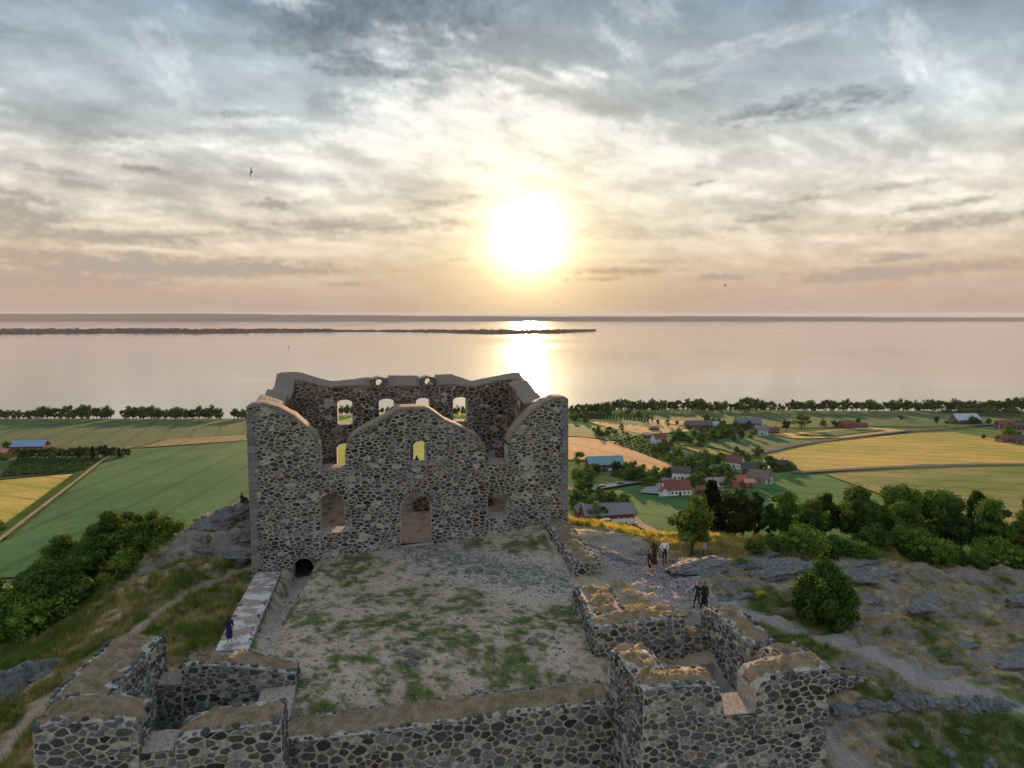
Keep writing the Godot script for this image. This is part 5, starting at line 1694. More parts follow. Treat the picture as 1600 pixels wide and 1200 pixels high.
func gable_roof(l: float, d: float, h: float, rise: float, over := 0.5, thick := 0.22) -> Mesh:
	var b := build()
	var x := l * 0.5 + over
	var z := d * 0.5
	var k := rise / z
	for s in [-1, 1]:
		var e: float = z + over
		var p0 := Vector3(-x, h - over * k + 0.05, s * e)
		var p1 := Vector3(x, h - over * k + 0.05, s * e)
		var r0 := Vector3(-x, h + rise + 0.05, 0)
		var r1 := Vector3(x, h + rise + 0.05, 0)
		var up := Vector3(0, thick, 0)
		if s > 0:
			b.quad(p0 + up, p1 + up, r1 + up, r0 + up); b.quad(p0, p1, p1 + up, p0 + up); b.quad(r0, r1, p1, p0)
		else:
			b.quad(p1 + up, p0 + up, r0 + up, r1 + up); b.quad(p1, p0, p0 + up, p1 + up); b.quad(r1, r0, p0, p1)
		b.quad(p0, p0 + up, r0 + up, r0); b.quad(p1, r1, r1 + up, p1 + up)
	return b.mesh()

# A house stands where the middle of its front foot shows at a pixel; turn in degrees, front towards the camera.
func house(called: String, label: String, category: String, px: Array, turn: float, l: float, d: float, h: float, rise: float, wall_c: Color, roof_c: Color, o := {}) -> Node3D:
	var p := plain(px[0], px[1])
	var away := Vector3(p.x, 0, p.z).normalized() * d * 0.5
	p += away
	p.y = plain_h(p.x, p.z) + 0.7
	var t := thing(called, label, category, Transform3D(Basis(Vector3.UP, deg_to_rad(turn)), p), o.get("group", ""))
	part("wall", gable_body(l, d, h, rise), paint(wall_c), t)
	var roof := part("roof", gable_roof(l, d, h, rise), paint(roof_c, o.get("gloss", 0.7)), t)
	if o.get("chimney", true):
		var c := part("chimney", box_mesh(Vector3(0.8, 1.8, 0.8)), paint(Color(0.25, 0.13, 0.10)), roof, Vector3(l * 0.2, h + rise + 0.5, -0.2))
		part("chimney_cap", box_mesh(Vector3(1.0, 0.15, 1.0)), paint(Color(0.12, 0.12, 0.12)), roof, c.position + Vector3(0, 0.97, 0))
	var n: int = o.get("windows", 4)
	var trim: Color = o.get("trim", Color(0.78, 0.78, 0.76))
	var rows: int = o.get("rows", 1)
	for r in rows:
		for k in n:
			var x := lerpf(-l * 0.5, l * 0.5, (k + 0.7) / (n + 0.4))
			var y := 1.6 + r * 2.7
			if y + 0.9 > h: continue
			var w := part("window", box_mesh(Vector3(1.3, 1.5, 0.16)), paint(trim), t, Vector3(x, y, d * 0.5 + 0.02))
			part("pane", box_mesh(Vector3(1.0, 1.2, 0.06)), M.glass, w, Vector3(0, 0, 0.075))
	for s in [-1, 1]:
		for k in 2:
			if d < 6.0 and k: continue
			var w := part("window", box_mesh(Vector3(0.16, 1.4, 1.2)), paint(trim), t, Vector3(s * (l * 0.5 + 0.02), 1.6, (k - 0.5) * d * 0.4 if d >= 6.0 else 0.0))
			part("pane", box_mesh(Vector3(0.06, 1.1, 0.9)), M.glass, w, Vector3(s * 0.075, 0, 0))
	var dx: float = o.get("door", 0.0)
	var door := part("door", box_mesh(Vector3(o.get("door_w", 1.2), o.get("door_h", 2.2), 0.14)), paint(o.get("door_c", Color(0.10, 0.07, 0.05))), t, Vector3(dx * l * 0.5 + l * 0.06, o.get("door_h", 2.2) * 0.5, d * 0.5 + 0.03))
	part("handle", box_mesh(Vector3(0.12, 0.12, 0.1)), paint(Color(0.4, 0.4, 0.4), 0.4), door, Vector3(0.4, 0, 0.1))
	if o.get("base", false): part("foundation", box_mesh(Vector3(l * 0.45, 1.9, 0.25)), paint(Color(0.72, 0.72, 0.70)), t, Vector3(l * 0.26, 0.95, d * 0.5 + 0.03))
	if o.get("corners", false):
		for s in [-1, 1]: part("corner_board", box_mesh(Vector3(0.3, h, 0.3)), paint(trim), t, Vector3(s * l * 0.5, h * 0.5, d * 0.5))
	return t

func make_village() -> void:
	rng.seed = 900
	var red := Color(0.17, 0.035, 0.028)
	var white := Color(0.74, 0.75, 0.78)
	var tile := Color(0.20, 0.075, 0.06)
	var slate := Color(0.115, 0.12, 0.13)
	house("barn", "dark red barn with a bright teal roof beside the tan field", "barn", [944, 737], 10, 24, 11, 4.5, 4.4, red, Color(0.15, 0.31, 0.35), {"windows": 7, "chimney": false, "door_w": 3.0, "door_h": 3.0, "base": true})
	var b := house("barn", "large red barn with a grey sheet roof and white-framed stable windows below the hill", "barn", [948, 819], 10, 24, 10, 4.2, 3.8, red, Color(0.185, 0.19, 0.205), {"windows": 8, "chimney": false, "door_w": 2.6, "door_h": 2.8, "base": true, "gloss": 0.5})
	var wing := part("wing", gable_body(9, 6, 3.4, 2.4), paint(red), b, Vector3(-9.5, 0, -8.5), PI / 2)
	part("wing_roof", gable_roof(9, 6, 3.4, 2.4), paint(slate), wing)
	part("porch_roof", box_mesh(Vector3(5.0, 0.2, 4.0)), paint(Color(0.62, 0.62, 0.64)), b, Vector3(-3.2, 2.7, 6.8))
	for s in [-1, 1]: part("porch_post", box_mesh(Vector3(0.2, 3.2, 0.2)), paint(red), b, Vector3(-3.2 + s * 2.2, 1.1, 8.5))
	house("house", "white house with steep dark gables behind the hedge of the school", "house", [1064, 752], -14, 11, 8, 4.8, 3.2, white, Color(0.10, 0.085, 0.085), {"windows": 4, "rows": 2})
	var hall := house("village_hall", "long white hall with a red tiled roof and a row of small dark windows", "hall", [1056, 776], 7, 15, 8, 3.6, 4.2, white, tile, {"windows": 6, "chimney": false})
	var annex := part("annex", gable_body(4.5, 4.5, 2.8, 2.2), paint(white), hall, Vector3(-8.2, 0, 3.0), PI / 2)
	part("annex_roof", gable_roof(4.5, 4.5, 2.8, 2.2), paint(tile), annex)
	house("shed", "small red shed at the end of the white hall", "shed", [1094, 773], 8, 5, 4, 2.4, 1.6, red, tile, {"windows": 1, "chimney": false})
	house("farm_building", "long low brown building in the upper farm", "barn", [1091, 671], 4, 27, 9, 4.0, 4.0, Color(0.16, 0.07, 0.06), Color(0.15, 0.115, 0.125), {"windows": 6, "chimney": false})
	house("house", "small white house at the end of the long brown farm building", "house", [1116, 670], 15, 9, 7, 3.4, 3.2, white, Color(0.42, 0.42, 0.44), {"windows": 2})
	house("barn", "big red barn with a blue-grey roof in the upper farm", "barn", [1168, 670], -8, 26, 12, 5.4, 5.0, red, Color(0.155, 0.165, 0.20), {"windows": 5, "chimney": false, "door_w": 3.4, "door_h": 3.6})
	house("house", "grey-white house in front of the big red barn", "house", [1190, 681], -20, 12, 9, 5.0, 4.0, Color(0.55, 0.55, 0.58), Color(0.20, 0.19, 0.20), {"windows": 3, "rows": 2})
	house("cottage", "small red cottage right of the big red barn", "house", [1208, 677], -5, 10, 6, 2.8, 2.4, red, tile, {"windows": 3})
	house("house", "pale blue house with a red roof at the head of the planted rows", "house", [1029, 694], 20, 11, 8, 4.4, 3.8, Color(0.50, 0.58, 0.66), tile, {"windows": 3, "rows": 2})
	house("shed", "small dark shed beside the pale blue house", "shed", [1011, 685], 0, 7, 5, 2.6, 1.6, Color(0.14, 0.05, 0.04), Color(0.30, 0.28, 0.28), {"windows": 1, "chimney": false})
	house("house", "low white house with a slate-blue roof above the garden trees", "house", [1086, 722], 6, 18, 9, 3.0, 2.8, white, Color(0.13, 0.15, 0.18), {"windows": 6})
	house("garage", "flat grey garage beside the low slate-roofed house", "garage", [1059, 714], 6, 11, 7, 2.6, 0.9, Color(0.42, 0.40, 0.38), Color(0.26, 0.25, 0.245), {"windows": 1, "chimney": false})
	house("house", "white house with a steep brown roof among the gardens", "house", [1148, 733], -35, 11, 8, 4.2, 4.0, white, Color(0.14, 0.085, 0.075), {"windows": 3, "rows": 2})
	house("house", "low white house with a dark hipped roof among dense trees", "house", [1123, 741], 8, 12, 7, 2.8, 2.4, white, Color(0.11, 0.11, 0.115), {"windows": 3})
	house("house", "dark red house with a black roof in the middle of the village", "house", [1170, 744], -10, 9, 8, 4.0, 3.4, red, Color(0.07, 0.07, 0.075), {"windows": 2, "rows": 2})
	house("house", "long white bungalow with a pale brown roof facing the green field", "house", [1121, 761], 6, 14, 7, 2.8, 1.6, white, Color(0.30, 0.235, 0.215), {"windows": 5, "chimney": false})
	house("house", "orange-tiled house facing the green field", "house", [1152, 762], 12, 10, 7, 3.2, 3.0, Color(0.42, 0.16, 0.10), Color(0.36, 0.125, 0.07), {"windows": 3})
	house("shed", "bright red outbuilding beside the orange-tiled house", "shed", [1169, 763], 5, 6, 5, 3.0, 1.4, Color(0.30, 0.045, 0.035), Color(0.44, 0.26, 0.20), {"windows": 2, "chimney": false})
	house("house", "house with a broad grey-brown roof at the edge of the green field", "house", [1186, 756], -25, 12, 10, 3.0, 4.2, Color(0.32, 0.27, 0.23), Color(0.16, 0.135, 0.125), {"windows": 3})
	house("shed", "small pale blue shed at the corner of the green field", "shed", [1200, 757], -10, 4, 4, 2.4, 1.4, Color(0.55, 0.62, 0.70), Color(0.25, 0.25, 0.26), {"windows": 1, "chimney": false})
	house("house", "black-roofed house with white walls beside the barley field", "house", [1216, 734], -8, 12, 8, 2.8, 2.6, white, Color(0.055, 0.06, 0.07), {"windows": 3})
	house("shed", "small white shed beside the black-roofed house", "shed", [1200, 728], -5, 5, 4, 2.4, 1.0, white, Color(0.68, 0.68, 0.70), {"windows": 1, "chimney": false})
	house("garage", "white garage with a light roof at the end of the hedge", "garage", [1231, 734], 0, 5, 4, 2.4, 0.9, white, Color(0.62, 0.62, 0.64), {"windows": 0, "chimney": false})
	house("farmhouse", "dark red farmhouse with a tiled roof beyond the barley field", "house", [1322, 669], 4, 14, 8, 3.8, 3.4, red, tile, {"windows": 4})
	house("barn", "low red barn beside the farmhouse beyond the barley field", "barn", [1341, 669], -4, 16, 7, 2.8, 2.2, red, Color(0.16, 0.07, 0.06), {"windows": 3, "chimney": false})
	house("barn", "barn with a shining silver roof below the shore trees", "barn", [1507, 662], 8, 29, 14, 4.0, 6.0, Color(0.14, 0.12, 0.12), Color(0.46, 0.50, 0.58), {"windows": 4, "chimney": false, "gloss": 0.35})
	house("farmhouse", "red farmhouse with white corners under the shore trees", "house", [1569, 670], 0, 16, 8, 4.2, 3.6, red, tile, {"windows": 4, "corners": true})
	house("barn", "dark red barn right of the red farmhouse", "barn", [1588, 671], 5, 14, 8, 3.4, 2.8, red, Color(0.12, 0.08, 0.08), {"windows": 2, "chimney": false})
	house("cottage", "red cottage with a tiled roof under a broad dark tree", "house", [1569, 692], 6, 12, 7, 3.2, 2.8, Color(0.22, 0.04, 0.035), tile, {"windows": 3, "corners": true})
	house("cottage", "dark red cottage with a white gable window by the barley field", "house", [1597, 695], -60, 10, 8, 3.6, 3.8, red, Color(0.08, 0.07, 0.075), {"windows": 2})
	house("barn", "dark red barn with a bright blue roof behind the windbreak", "barn", [48, 706], 4, 26, 11, 4.2, 3.8, red, Color(0.20, 0.32, 0.52), {"windows": 5, "chimney": false, "door_w": 3.0, "door_h": 3.0})
	house("cottage", "small house with a pink tiled roof near the blue-roofed barn", "house", [5, 715], -12, 12, 8, 2.8, 3.0, Color(0.30, 0.07, 0.06), Color(0.46, 0.20, 0.19), {"windows": 2})
	house("cabin", "tiny brown cabin standing alone on the dry meadow", "cabin", [1022, 673], 3, 9, 4, 2.2, 1.0, Color(0.15, 0.07, 0.05), Color(0.26, 0.15, 0.12), {"windows": 1, "chimney": false})
	# cars
	car("small white car on the lane through the fields", [1262, 694.5], 14, Color(0.75, 0.76, 0.78))
	car("dark car parked on the light lane near the white hall", [969, 760], -6, Color(0.035, 0.037, 0.045))
	car("black car farther along the light lane near the teal-roofed barn", [942, 764], 8, Color(0.03, 0.03, 0.035))
	car("white car standing in the farmyard of the large grey-roofed barn", [988, 822], 20, Color(0.72, 0.72, 0.74))
	# a white flagpole
	var p := plain(1030, 777)
	var f := thing("flagpole", "tall white flagpole beside the white hall", "flagpole", Transform3D(Basis(), p))
	var fb := build()
	fb.tube(Vector3.ZERO, Vector3(0, 8.4, 0), 0.11, 0.06, 8)
	part("pole", fb.mesh(), paint(Color(0.8, 0.8, 0.8)), f)
	var knob := SphereMesh.new()
	knob.radius = 0.15; knob.height = 0.3; knob.radial_segments = 10; knob.rings = 6
	part("knob", knob, paint(Color(0.6, 0.45, 0.12), 0.4), f, Vector3(0, 8.5, 0))
	part("foot", box_mesh(Vector3(0.5, 0.9, 0.5)), paint(Color(0.4, 0.4, 0.4)), f, Vector3(0, 0.3, 0))
	# wrapped bales
	var bale := build()
	var bcap := 10
	for i in bcap:
		var a0 := TAU * i / bcap
		var a1 := TAU * (i + 1) / bcap
		for e in [[-0.6, 0.55, -0.5, 0.65], [-0.5, 0.65, 0.5, 0.65], [0.5, 0.65, 0.6, 0.55]]:
			bale.quad_from(Vector3.ZERO, Vector3(e[0], sin(a0) * e[1], cos(a0) * e[1]), Vector3(e[2], sin(a0) * e[3], cos(a0) * e[3]), Vector3(e[2], sin(a1) * e[3], cos(a1) * e[3]), Vector3(e[0], sin(a1) * e[1], cos(a1) * e[1]))
		bale.tri_from(Vector3.ZERO, Vector3(0.6, 0, 0), Vector3(0.6, sin(a0) * 0.55, cos(a0) * 0.55), Vector3(0.6, sin(a1) * 0.55, cos(a1) * 0.55))
		bale.tri_from(Vector3.ZERO, Vector3(-0.6, 0, 0), Vector3(-0.6, sin(a1) * 0.55, cos(a1) * 0.55), Vector3(-0.6, sin(a0) * 0.55, cos(a0) * 0.55))
	var bm := bale.mesh()
	for k in 26:
		var q := plain(lerpf(960, 1070, rng.randf()), lerpf(661, 673, rng.randf()))
		var o := top("hay_bale", bm, paint(Color(0.78, 0.77, 0.74)))
		o.transform = Transform3D(Basis(Vector3.UP, rng.randf() * TAU), Vector3(q.x, plain_h(q.x, q.z) + 1.3, q.z))
		tag(o, "white wrapped hay bale lying on the dry meadow", "hay bale", "hay bales on the dry meadow")
	# nursery rows on the left
	for k in 20:
		var x0 := 30.0 + k * 6.6
		var a := plain(x0, 718.7)
		var b2 := plain(x0 - 26.0 - k * 0.1, 738.0 + (20 - k) * 0.45)
		var rb := cbuild()
		var n := 70
		for i in n:
			var c := a.lerp(b2, i / float(n)) + Vector3.UP * 0.7
			c.y = plain_h(c.x, c.z) + 0.75
			for e in 4: leaf_at(rb, c + Vector3(rng.randf_range(-0.9, 0.9), rng.randf_range(0.2, 1.5), rng.randf_range(-0.9, 0.9)), Vector3(rng.randf_range(-1, 1), 1, rng.randf_range(-1, 1)), 0.8, Color(0.045, 0.08, 0.03))
		var o := top("hedge_row", rb.mesh(), M.leaf)
		tag(o, "straight dark row of young plants in the nursery field", "hedge", "rows of the nursery field")

func car(label: String, px: Array, turn: float, c: Color) -> void:
	var p := plain(px[0], px[1])
	p.y = plain_h(p.x, p.z) + 1.16
	var t := thing("parked_car", label, "car", Transform3D(Basis(Vector3.UP, deg_to_rad(turn)), p))
	var side := [[-2.1, 0.35], [-2.15, 0.75], [-1.9, 0.95], [-1.2, 1.0], [1.1, 0.98], [1.95, 0.85], [2.15, 0.6], [2.1, 0.32]]
	var b := build()
	for i in side.size():
		var q = side[i]
		var r = side[(i + 1) % side.size()]
		b.quad_from(Vector3(0, 0.65, 0), Vector3(r[0], r[1], 0.86), Vector3(q[0], q[1], 0.86), Vector3(q[0], q[1], -0.86), Vector3(r[0], r[1], -0.86))
		for s in [-1, 1]:
			var m := Vector3(0, 0.6, s * 0.86)
			if s > 0: b.tri_from(Vector3(0, 0.65, 0), m, Vector3(r[0], r[1], m.z), Vector3(q[0], q[1], m.z))
			else: b.tri_from(Vector3(0, 0.65, 0), m, Vector3(q[0], q[1], m.z), Vector3(r[0], r[1], m.z))
	part("body", b.mesh(), paint(c, 0.3), t)
	var g := build()
	var lo := [Vector3(-1.75, 0.98, 0.78), Vector3(1.05, 0.98, 0.78), Vector3(1.05, 0.98, -0.78), Vector3(-1.75, 0.98, -0.78)]
	var hi := [Vector3(-1.25, 1.44, 0.62), Vector3(0.35, 1.44, 0.62), Vector3(0.35, 1.44, -0.62), Vector3(-1.25, 1.44, -0.62)]
	for i in 4: g.quad(lo[i], lo[(i + 1) % 4], hi[(i + 1) % 4], hi[i])
	part("window", g.mesh(), M.glass, t)
	part("roof", box_mesh(Vector3(1.75, 0.07, 1.3)), paint(c, 0.3), t, Vector3(-0.45, 1.47, 0))
	for x in [-1.3, 1.3]:
		for s in [-1, 1]:
			var w := build()
			w.tube(Vector3(0, 0, -0.1), Vector3(0, 0, 0.1), 0.32, 0.32, 12)
			var wheel := part("wheel", w.mesh(), paint(Color(0.02, 0.02, 0.02), 0.9), t, Vector3(x, 0.32, s * 0.8))
			var rim := build()
			rim.tube(Vector3(0, 0, -0.115), Vector3(0, 0, 0.115), 0.19, 0.19, 10)
			part("rim", rim.mesh(), paint(Color(0.4, 0.4, 0.42), 0.4), wheel)
	for s in [-1, 1]: part("headlight", box_mesh(Vector3(0.06, 0.16, 0.34)), paint(Color(0.7, 0.7, 0.7), 0.2), t, Vector3(2.13, 0.68, s * 0.6))

# ---------------------------------------------------------------- people
# Bones are tapered capsules [from, to, radius, radius, colour]; their smooth union is meshed as surface nets.
func flesh(bones: Array, cell: float, blend: float) -> ArrayMesh:
	var lo := Vector3.ONE * 1e9
	var hi := -lo
	for b in bones:
		var r := Vector3.ONE * (maxf(b[2], b[3]) + cell * 3.0)
		lo = lo.min(b[0] - r).min(b[1] - r)
		hi = hi.max(b[0] + r).max(b[1] + r)
	var n := Vector3i(((hi - lo) / cell).ceil()) + Vector3i.ONE
	var field := PackedFloat32Array()
	field.resize(n.x * n.y * n.z)
	field.fill(9.0)
	var nearest := PackedFloat32Array()
	nearest.resize(field.size())
	nearest.fill(9.0)
	var who := PackedInt32Array()
	who.resize(field.size())
	for k in bones.size():
		var b = bones[k]
		var a: Vector3 = b[0]
		var d: Vector3 = b[1] - a
		var l2 := maxf(d.length_squared(), 1e-8)
		var r := Vector3.ONE * (maxf(b[2], b[3]) + cell * 2.5)
		var i0 := Vector3i(((a.min(b[1]) - r - lo) / cell).floor()).clamp(Vector3i.ZERO, n - Vector3i.ONE)
		var i1 := Vector3i(((a.max(b[1]) + r - lo) / cell).ceil()).clamp(Vector3i.ZERO, n - Vector3i.ONE)
		for z in range(i0.z, i1.z + 1):
			for y in range(i0.y, i1.y + 1):
				for x in range(i0.x, i1.x + 1):
					var p := lo + Vector3(x, y, z) * cell
					var t := clampf((p - a).dot(d) / l2, 0, 1)
					var q := (p - a - d * t).length() - lerpf(b[2], b[3], t)
					var at := (z * n.y + y) * n.x + x
					var f := field[at]
					var h := maxf(blend - absf(f - q), 0.0) / blend
					field[at] = minf(f, q) - h * h * blend * 0.25
					if q < nearest[at]:
						nearest[at] = q
						who[at] = k
	var ids := PackedInt32Array()
	ids.resize(field.size())
	ids.fill(-1)
	var v := PackedVector3Array()
	var c := PackedColorArray()
	var sx := 1
	var sy := n.x
	var sz := n.x * n.y
	var corners := [0, sx, sy, sx + sy, sz, sx + sz, sy + sz, sx + sy + sz]
	var edges := [[0, 1], [2, 3], [4, 5], [6, 7], [0, 2], [1, 3], [4, 6], [5, 7], [0, 4], [1, 5], [2, 6], [3, 7]]
	for z in n.z - 1:
		for y in n.y - 1:
			for x in n.x - 1:
				var at := z * sz + y * sy + x
				var inside := 0
				for k in 8: if field[at + corners[k]] < 0.0: inside += 1
				if inside == 0 or inside == 8: continue
				var sum := Vector3()
				var count := 0
				for e in edges:
					var f0 := field[at + corners[e[0]]]
					var f1 := field[at + corners[e[1]]]
					if (f0 < 0.0) == (f1 < 0.0): continue
					var t := f0 / (f0 - f1)
					var p0 := Vector3(e[0] & 1, e[0] >> 1 & 1, e[0] >> 2 & 1)
					var p1 := Vector3(e[1] & 1, e[1] >> 1 & 1, e[1] >> 2 & 1)
					sum += p0.lerp(p1, t)
					count += 1
				ids[at] = v.size()
				v.append(lo + (Vector3(x, y, z) + sum / count) * cell)
				c.append(bones[who[at]][4])
	var idx := PackedInt32Array()
	for z in range(1, n.z - 1):
		for y in range(1, n.y - 1):
			for x in range(1, n.x - 1):
				var at := z * sz + y * sy + x
				var here := field[at] < 0.0
				for e in [[sx, sy, sz], [sy, sz, sx], [sz, sx, sy]]:
					if here == (field[at + e[0]] < 0.0): continue
					var q := [ids[at], ids[at - e[1]], ids[at - e[1] - e[2]], ids[at - e[2]]]
					if q.has(-1): continue
					if here: q.reverse()
					for k in [q[0], q[1], q[2], q[0], q[2], q[3]]: idx.append(k)
	var st := SurfaceTool.new()
	st.begin(Mesh.PRIMITIVE_TRIANGLES)
	st.set_smooth_group(0)
	for i in v.size():
		st.set_color(c[i])
		st.set_smooth_group(0)
		st.add_vertex(v[i])
	for i in idx: st.add_index(i)
	st.generate_normals()
	return st.commit()

func person(label: String, at: Transform3D, h: float, o: Dictionary) -> void:
	var skin: Color = o.get("skin", Color(0.42, 0.26, 0.19))
	var shirt: Color = o.get("shirt", Color(0.02, 0.02, 0.022))
	var sleeve: Color = o.get("sleeve", shirt)
	var fore: Color = o.get("fore", skin)
	var legs: Color = o.get("legs", Color(0.02, 0.02, 0.025))
	var shin: Color = o.get("shin", legs)
	var shoe: Color = o.get("shoe", Color(0.03, 0.03, 0.03))
	var hair: Color = o.get("hair", Color(0.03, 0.02, 0.015))
	var stride: float = o.get("stride", 0.04)
	var sit: bool = o.get("sit", false)
	var bones := []
	var hip := Vector3(0, 0.93, 0)
	var knees := []
	var feet := []
	if sit:
		hip = Vector3(0, 0.14, 0)
		knees = [Vector3(-0.13, 0.42, 0.36), Vector3(0.13, 0.40, 0.38)]
		feet = [Vector3(-0.13, 0.06, 0.52), Vector3(0.13, 0.06, 0.55)]
	else:
		knees = [Vector3(-0.095, 0.50, stride * 0.7), Vector3(0.095, 0.50, -stride * 0.2 + 0.03)]
		feet = [Vector3(-0.10, 0.085, stride), Vector3(0.10, 0.085 + stride * 0.12, -stride)]
	var up := hip - Vector3(0, 0.93, 0)
	for k in 2:
		var s := -1.0 if k == 0 else 1.0
		bones.append([hip + Vector3(s * 0.085, -0.02, 0), knees[k], 0.088, 0.058, legs])
		bones.append([knees[k], feet[k], 0.056, 0.038, shin])
		bones.append([feet[k] + Vector3(0, -0.04, -0.03), feet[k] + Vector3(s * 0.02, -0.052, 0.15), 0.042, 0.032, shoe])
	bones.append([hip, hip + Vector3(0, 0.16, 0), 0.135, 0.12, o.get("pelvis", legs)])
	bones.append([hip + Vector3(0, 0.14, 0), hip + Vector3(0, 0.42, -0.01), 0.118, 0.135, shirt])
	bones.append([hip + Vector3(-0.14, 0.47, -0.01), hip + Vector3(0.14, 0.47, -0.01), 0.07, 0.07, shirt])
	bones.append([hip + Vector3(0, 0.48, 0), hip + Vector3(0, 0.60, 0.01), 0.055, 0.05, skin])
	var head := hip + Vector3(0, 0.70, 0.02)
	bones.append([head + Vector3(0, -0.045, 0.012), head + Vector3(0, 0.03, 0), 0.072, 0.092, skin])
	var arms: Array = o.get("arms", [[Vector3(-0.25, 1.13, -0.02), Vector3(-0.24, 0.88, 0.06)], [Vector3(0.25, 1.13, -0.02), Vector3(0.24, 0.88, 0.06)]])
	for k in 2:
		var s := -1.0 if k == 0 else 1.0
		var elbow: Vector3 = arms[k][0] + up
		var wrist: Vector3 = arms[k][1] + up
		bones.append([hip + Vector3(s * 0.175, 0.465, -0.01), elbow, 0.056, 0.042, sleeve])
		bones.append([elbow, wrist, 0.04, 0.03, fore])
		var way := (wrist - elbow).normalized()
		bones.append([wrist, wrist + way * 0.07, 0.028, 0.034, skin])
	if o.has("skirt"):
		bones.append([hip + Vector3(0, 0.12, 0), Vector3(0, o.skirt[0], 0), 0.13, o.skirt[1], o.skirt[2]])
	var cell := 0.024
	var t := thing("person", label, "person", at)
	t.scale *= h / 1.75
	var body := flesh(bones, cell, 0.05)
	# fingers, ears, nose, eyes and mouth are too fine for that grid: added to the same mesh
	var fine := cbuild()
	for k in 2:
		var s := -1.0 if k == 0 else 1.0
		var elbow: Vector3 = arms[k][0] + up
		var wrist: Vector3 = arms[k][1] + up
		var way := (wrist - elbow).normalized()
		var across := way.cross(Vector3(s, 0, 0)).normalized()
		var inward := Vector3(-s, 0, 0)
		for q in 4:
			var root := wrist + way * 0.085 + across * (q - 1.5) * 0.019
			var mid: Vector3 = root + way * [0.036, 0.042, 0.04, 0.03][q] + inward * 0.008
			fine.tube(root, mid, 0.0095, 0.0085, 5, skin)
			fine.tube(mid, mid + way * [0.026, 0.03, 0.028, 0.022][q] + inward * 0.02, 0.0085, 0.006, 5, skin)
		var thumb := wrist + way * 0.04 - across * 0.028
		fine.tube(thumb, thumb + way * 0.03 - across * 0.018 + inward * 0.01, 0.011, 0.009, 5, skin)
		fine.tube(thumb + way * 0.03 - across * 0.018 + inward * 0.01, thumb + way * 0.058 - across * 0.02 + inward * 0.022, 0.009, 0.007, 5, skin)
		fine.tube(head + Vector3(s * 0.083, -0.03, 0), head + Vector3(s * 0.092, 0.02, -0.012), 0.016, 0.02, 5, skin)
		fine.tube(head + Vector3(s * 0.032, 0.008, 0.076), head + Vector3(s * 0.032, 0.008, 0.0885), 0.012, 0.010, 6, Color(0.03, 0.025, 0.02))
	fine.tube(head + Vector3(0, 0.012, 0.083), head + Vector3(0, -0.03, 0.108), 0.009, 0.015, 5, skin)
	fine.tube(head + Vector3(-0.022, -0.062, 0.078), head + Vector3(0.022, -0.062, 0.078), 0.009, 0.009, 5, Color(0.28, 0.12, 0.10))
	if o.has("tie"):
		fine.tube(hip + Vector3(0, 0.5, 0.085), hip + Vector3(0, 0.12, 0.145), 0.022, 0.045, 4, o.tie)
	var st := SurfaceTool.new()
	st.begin(Mesh.PRIMITIVE_TRIANGLES)
	st.append_from(body, 0, Transform3D())
	st.append_from(fine.mesh(), 0, Transform3D())
	part("body", st.commit(), M.cloth, t)
	var locks := [[head + Vector3(0, 0.055, -0.02), head + Vector3(0, 0.03, -0.045), 0.082, 0.088, hair], [head + Vector3(0, 0.0, -0.05), head + Vector3(0, -0.05, -0.055), 0.075, 0.06, hair]]
	if o.get("long_hair", false): locks.append([head + Vector3(0, -0.02, -0.06), head + Vector3(0, -0.34, -0.12), 0.08, 0.07, hair])
	if o.get("scarf", false): locks.append([head + Vector3(0, 0.02, -0.02), head + Vector3(0, -0.16, -0.03), 0.10, 0.12, hair])
	part("hair", flesh(locks, 0.018, 0.04), M.cloth, t)

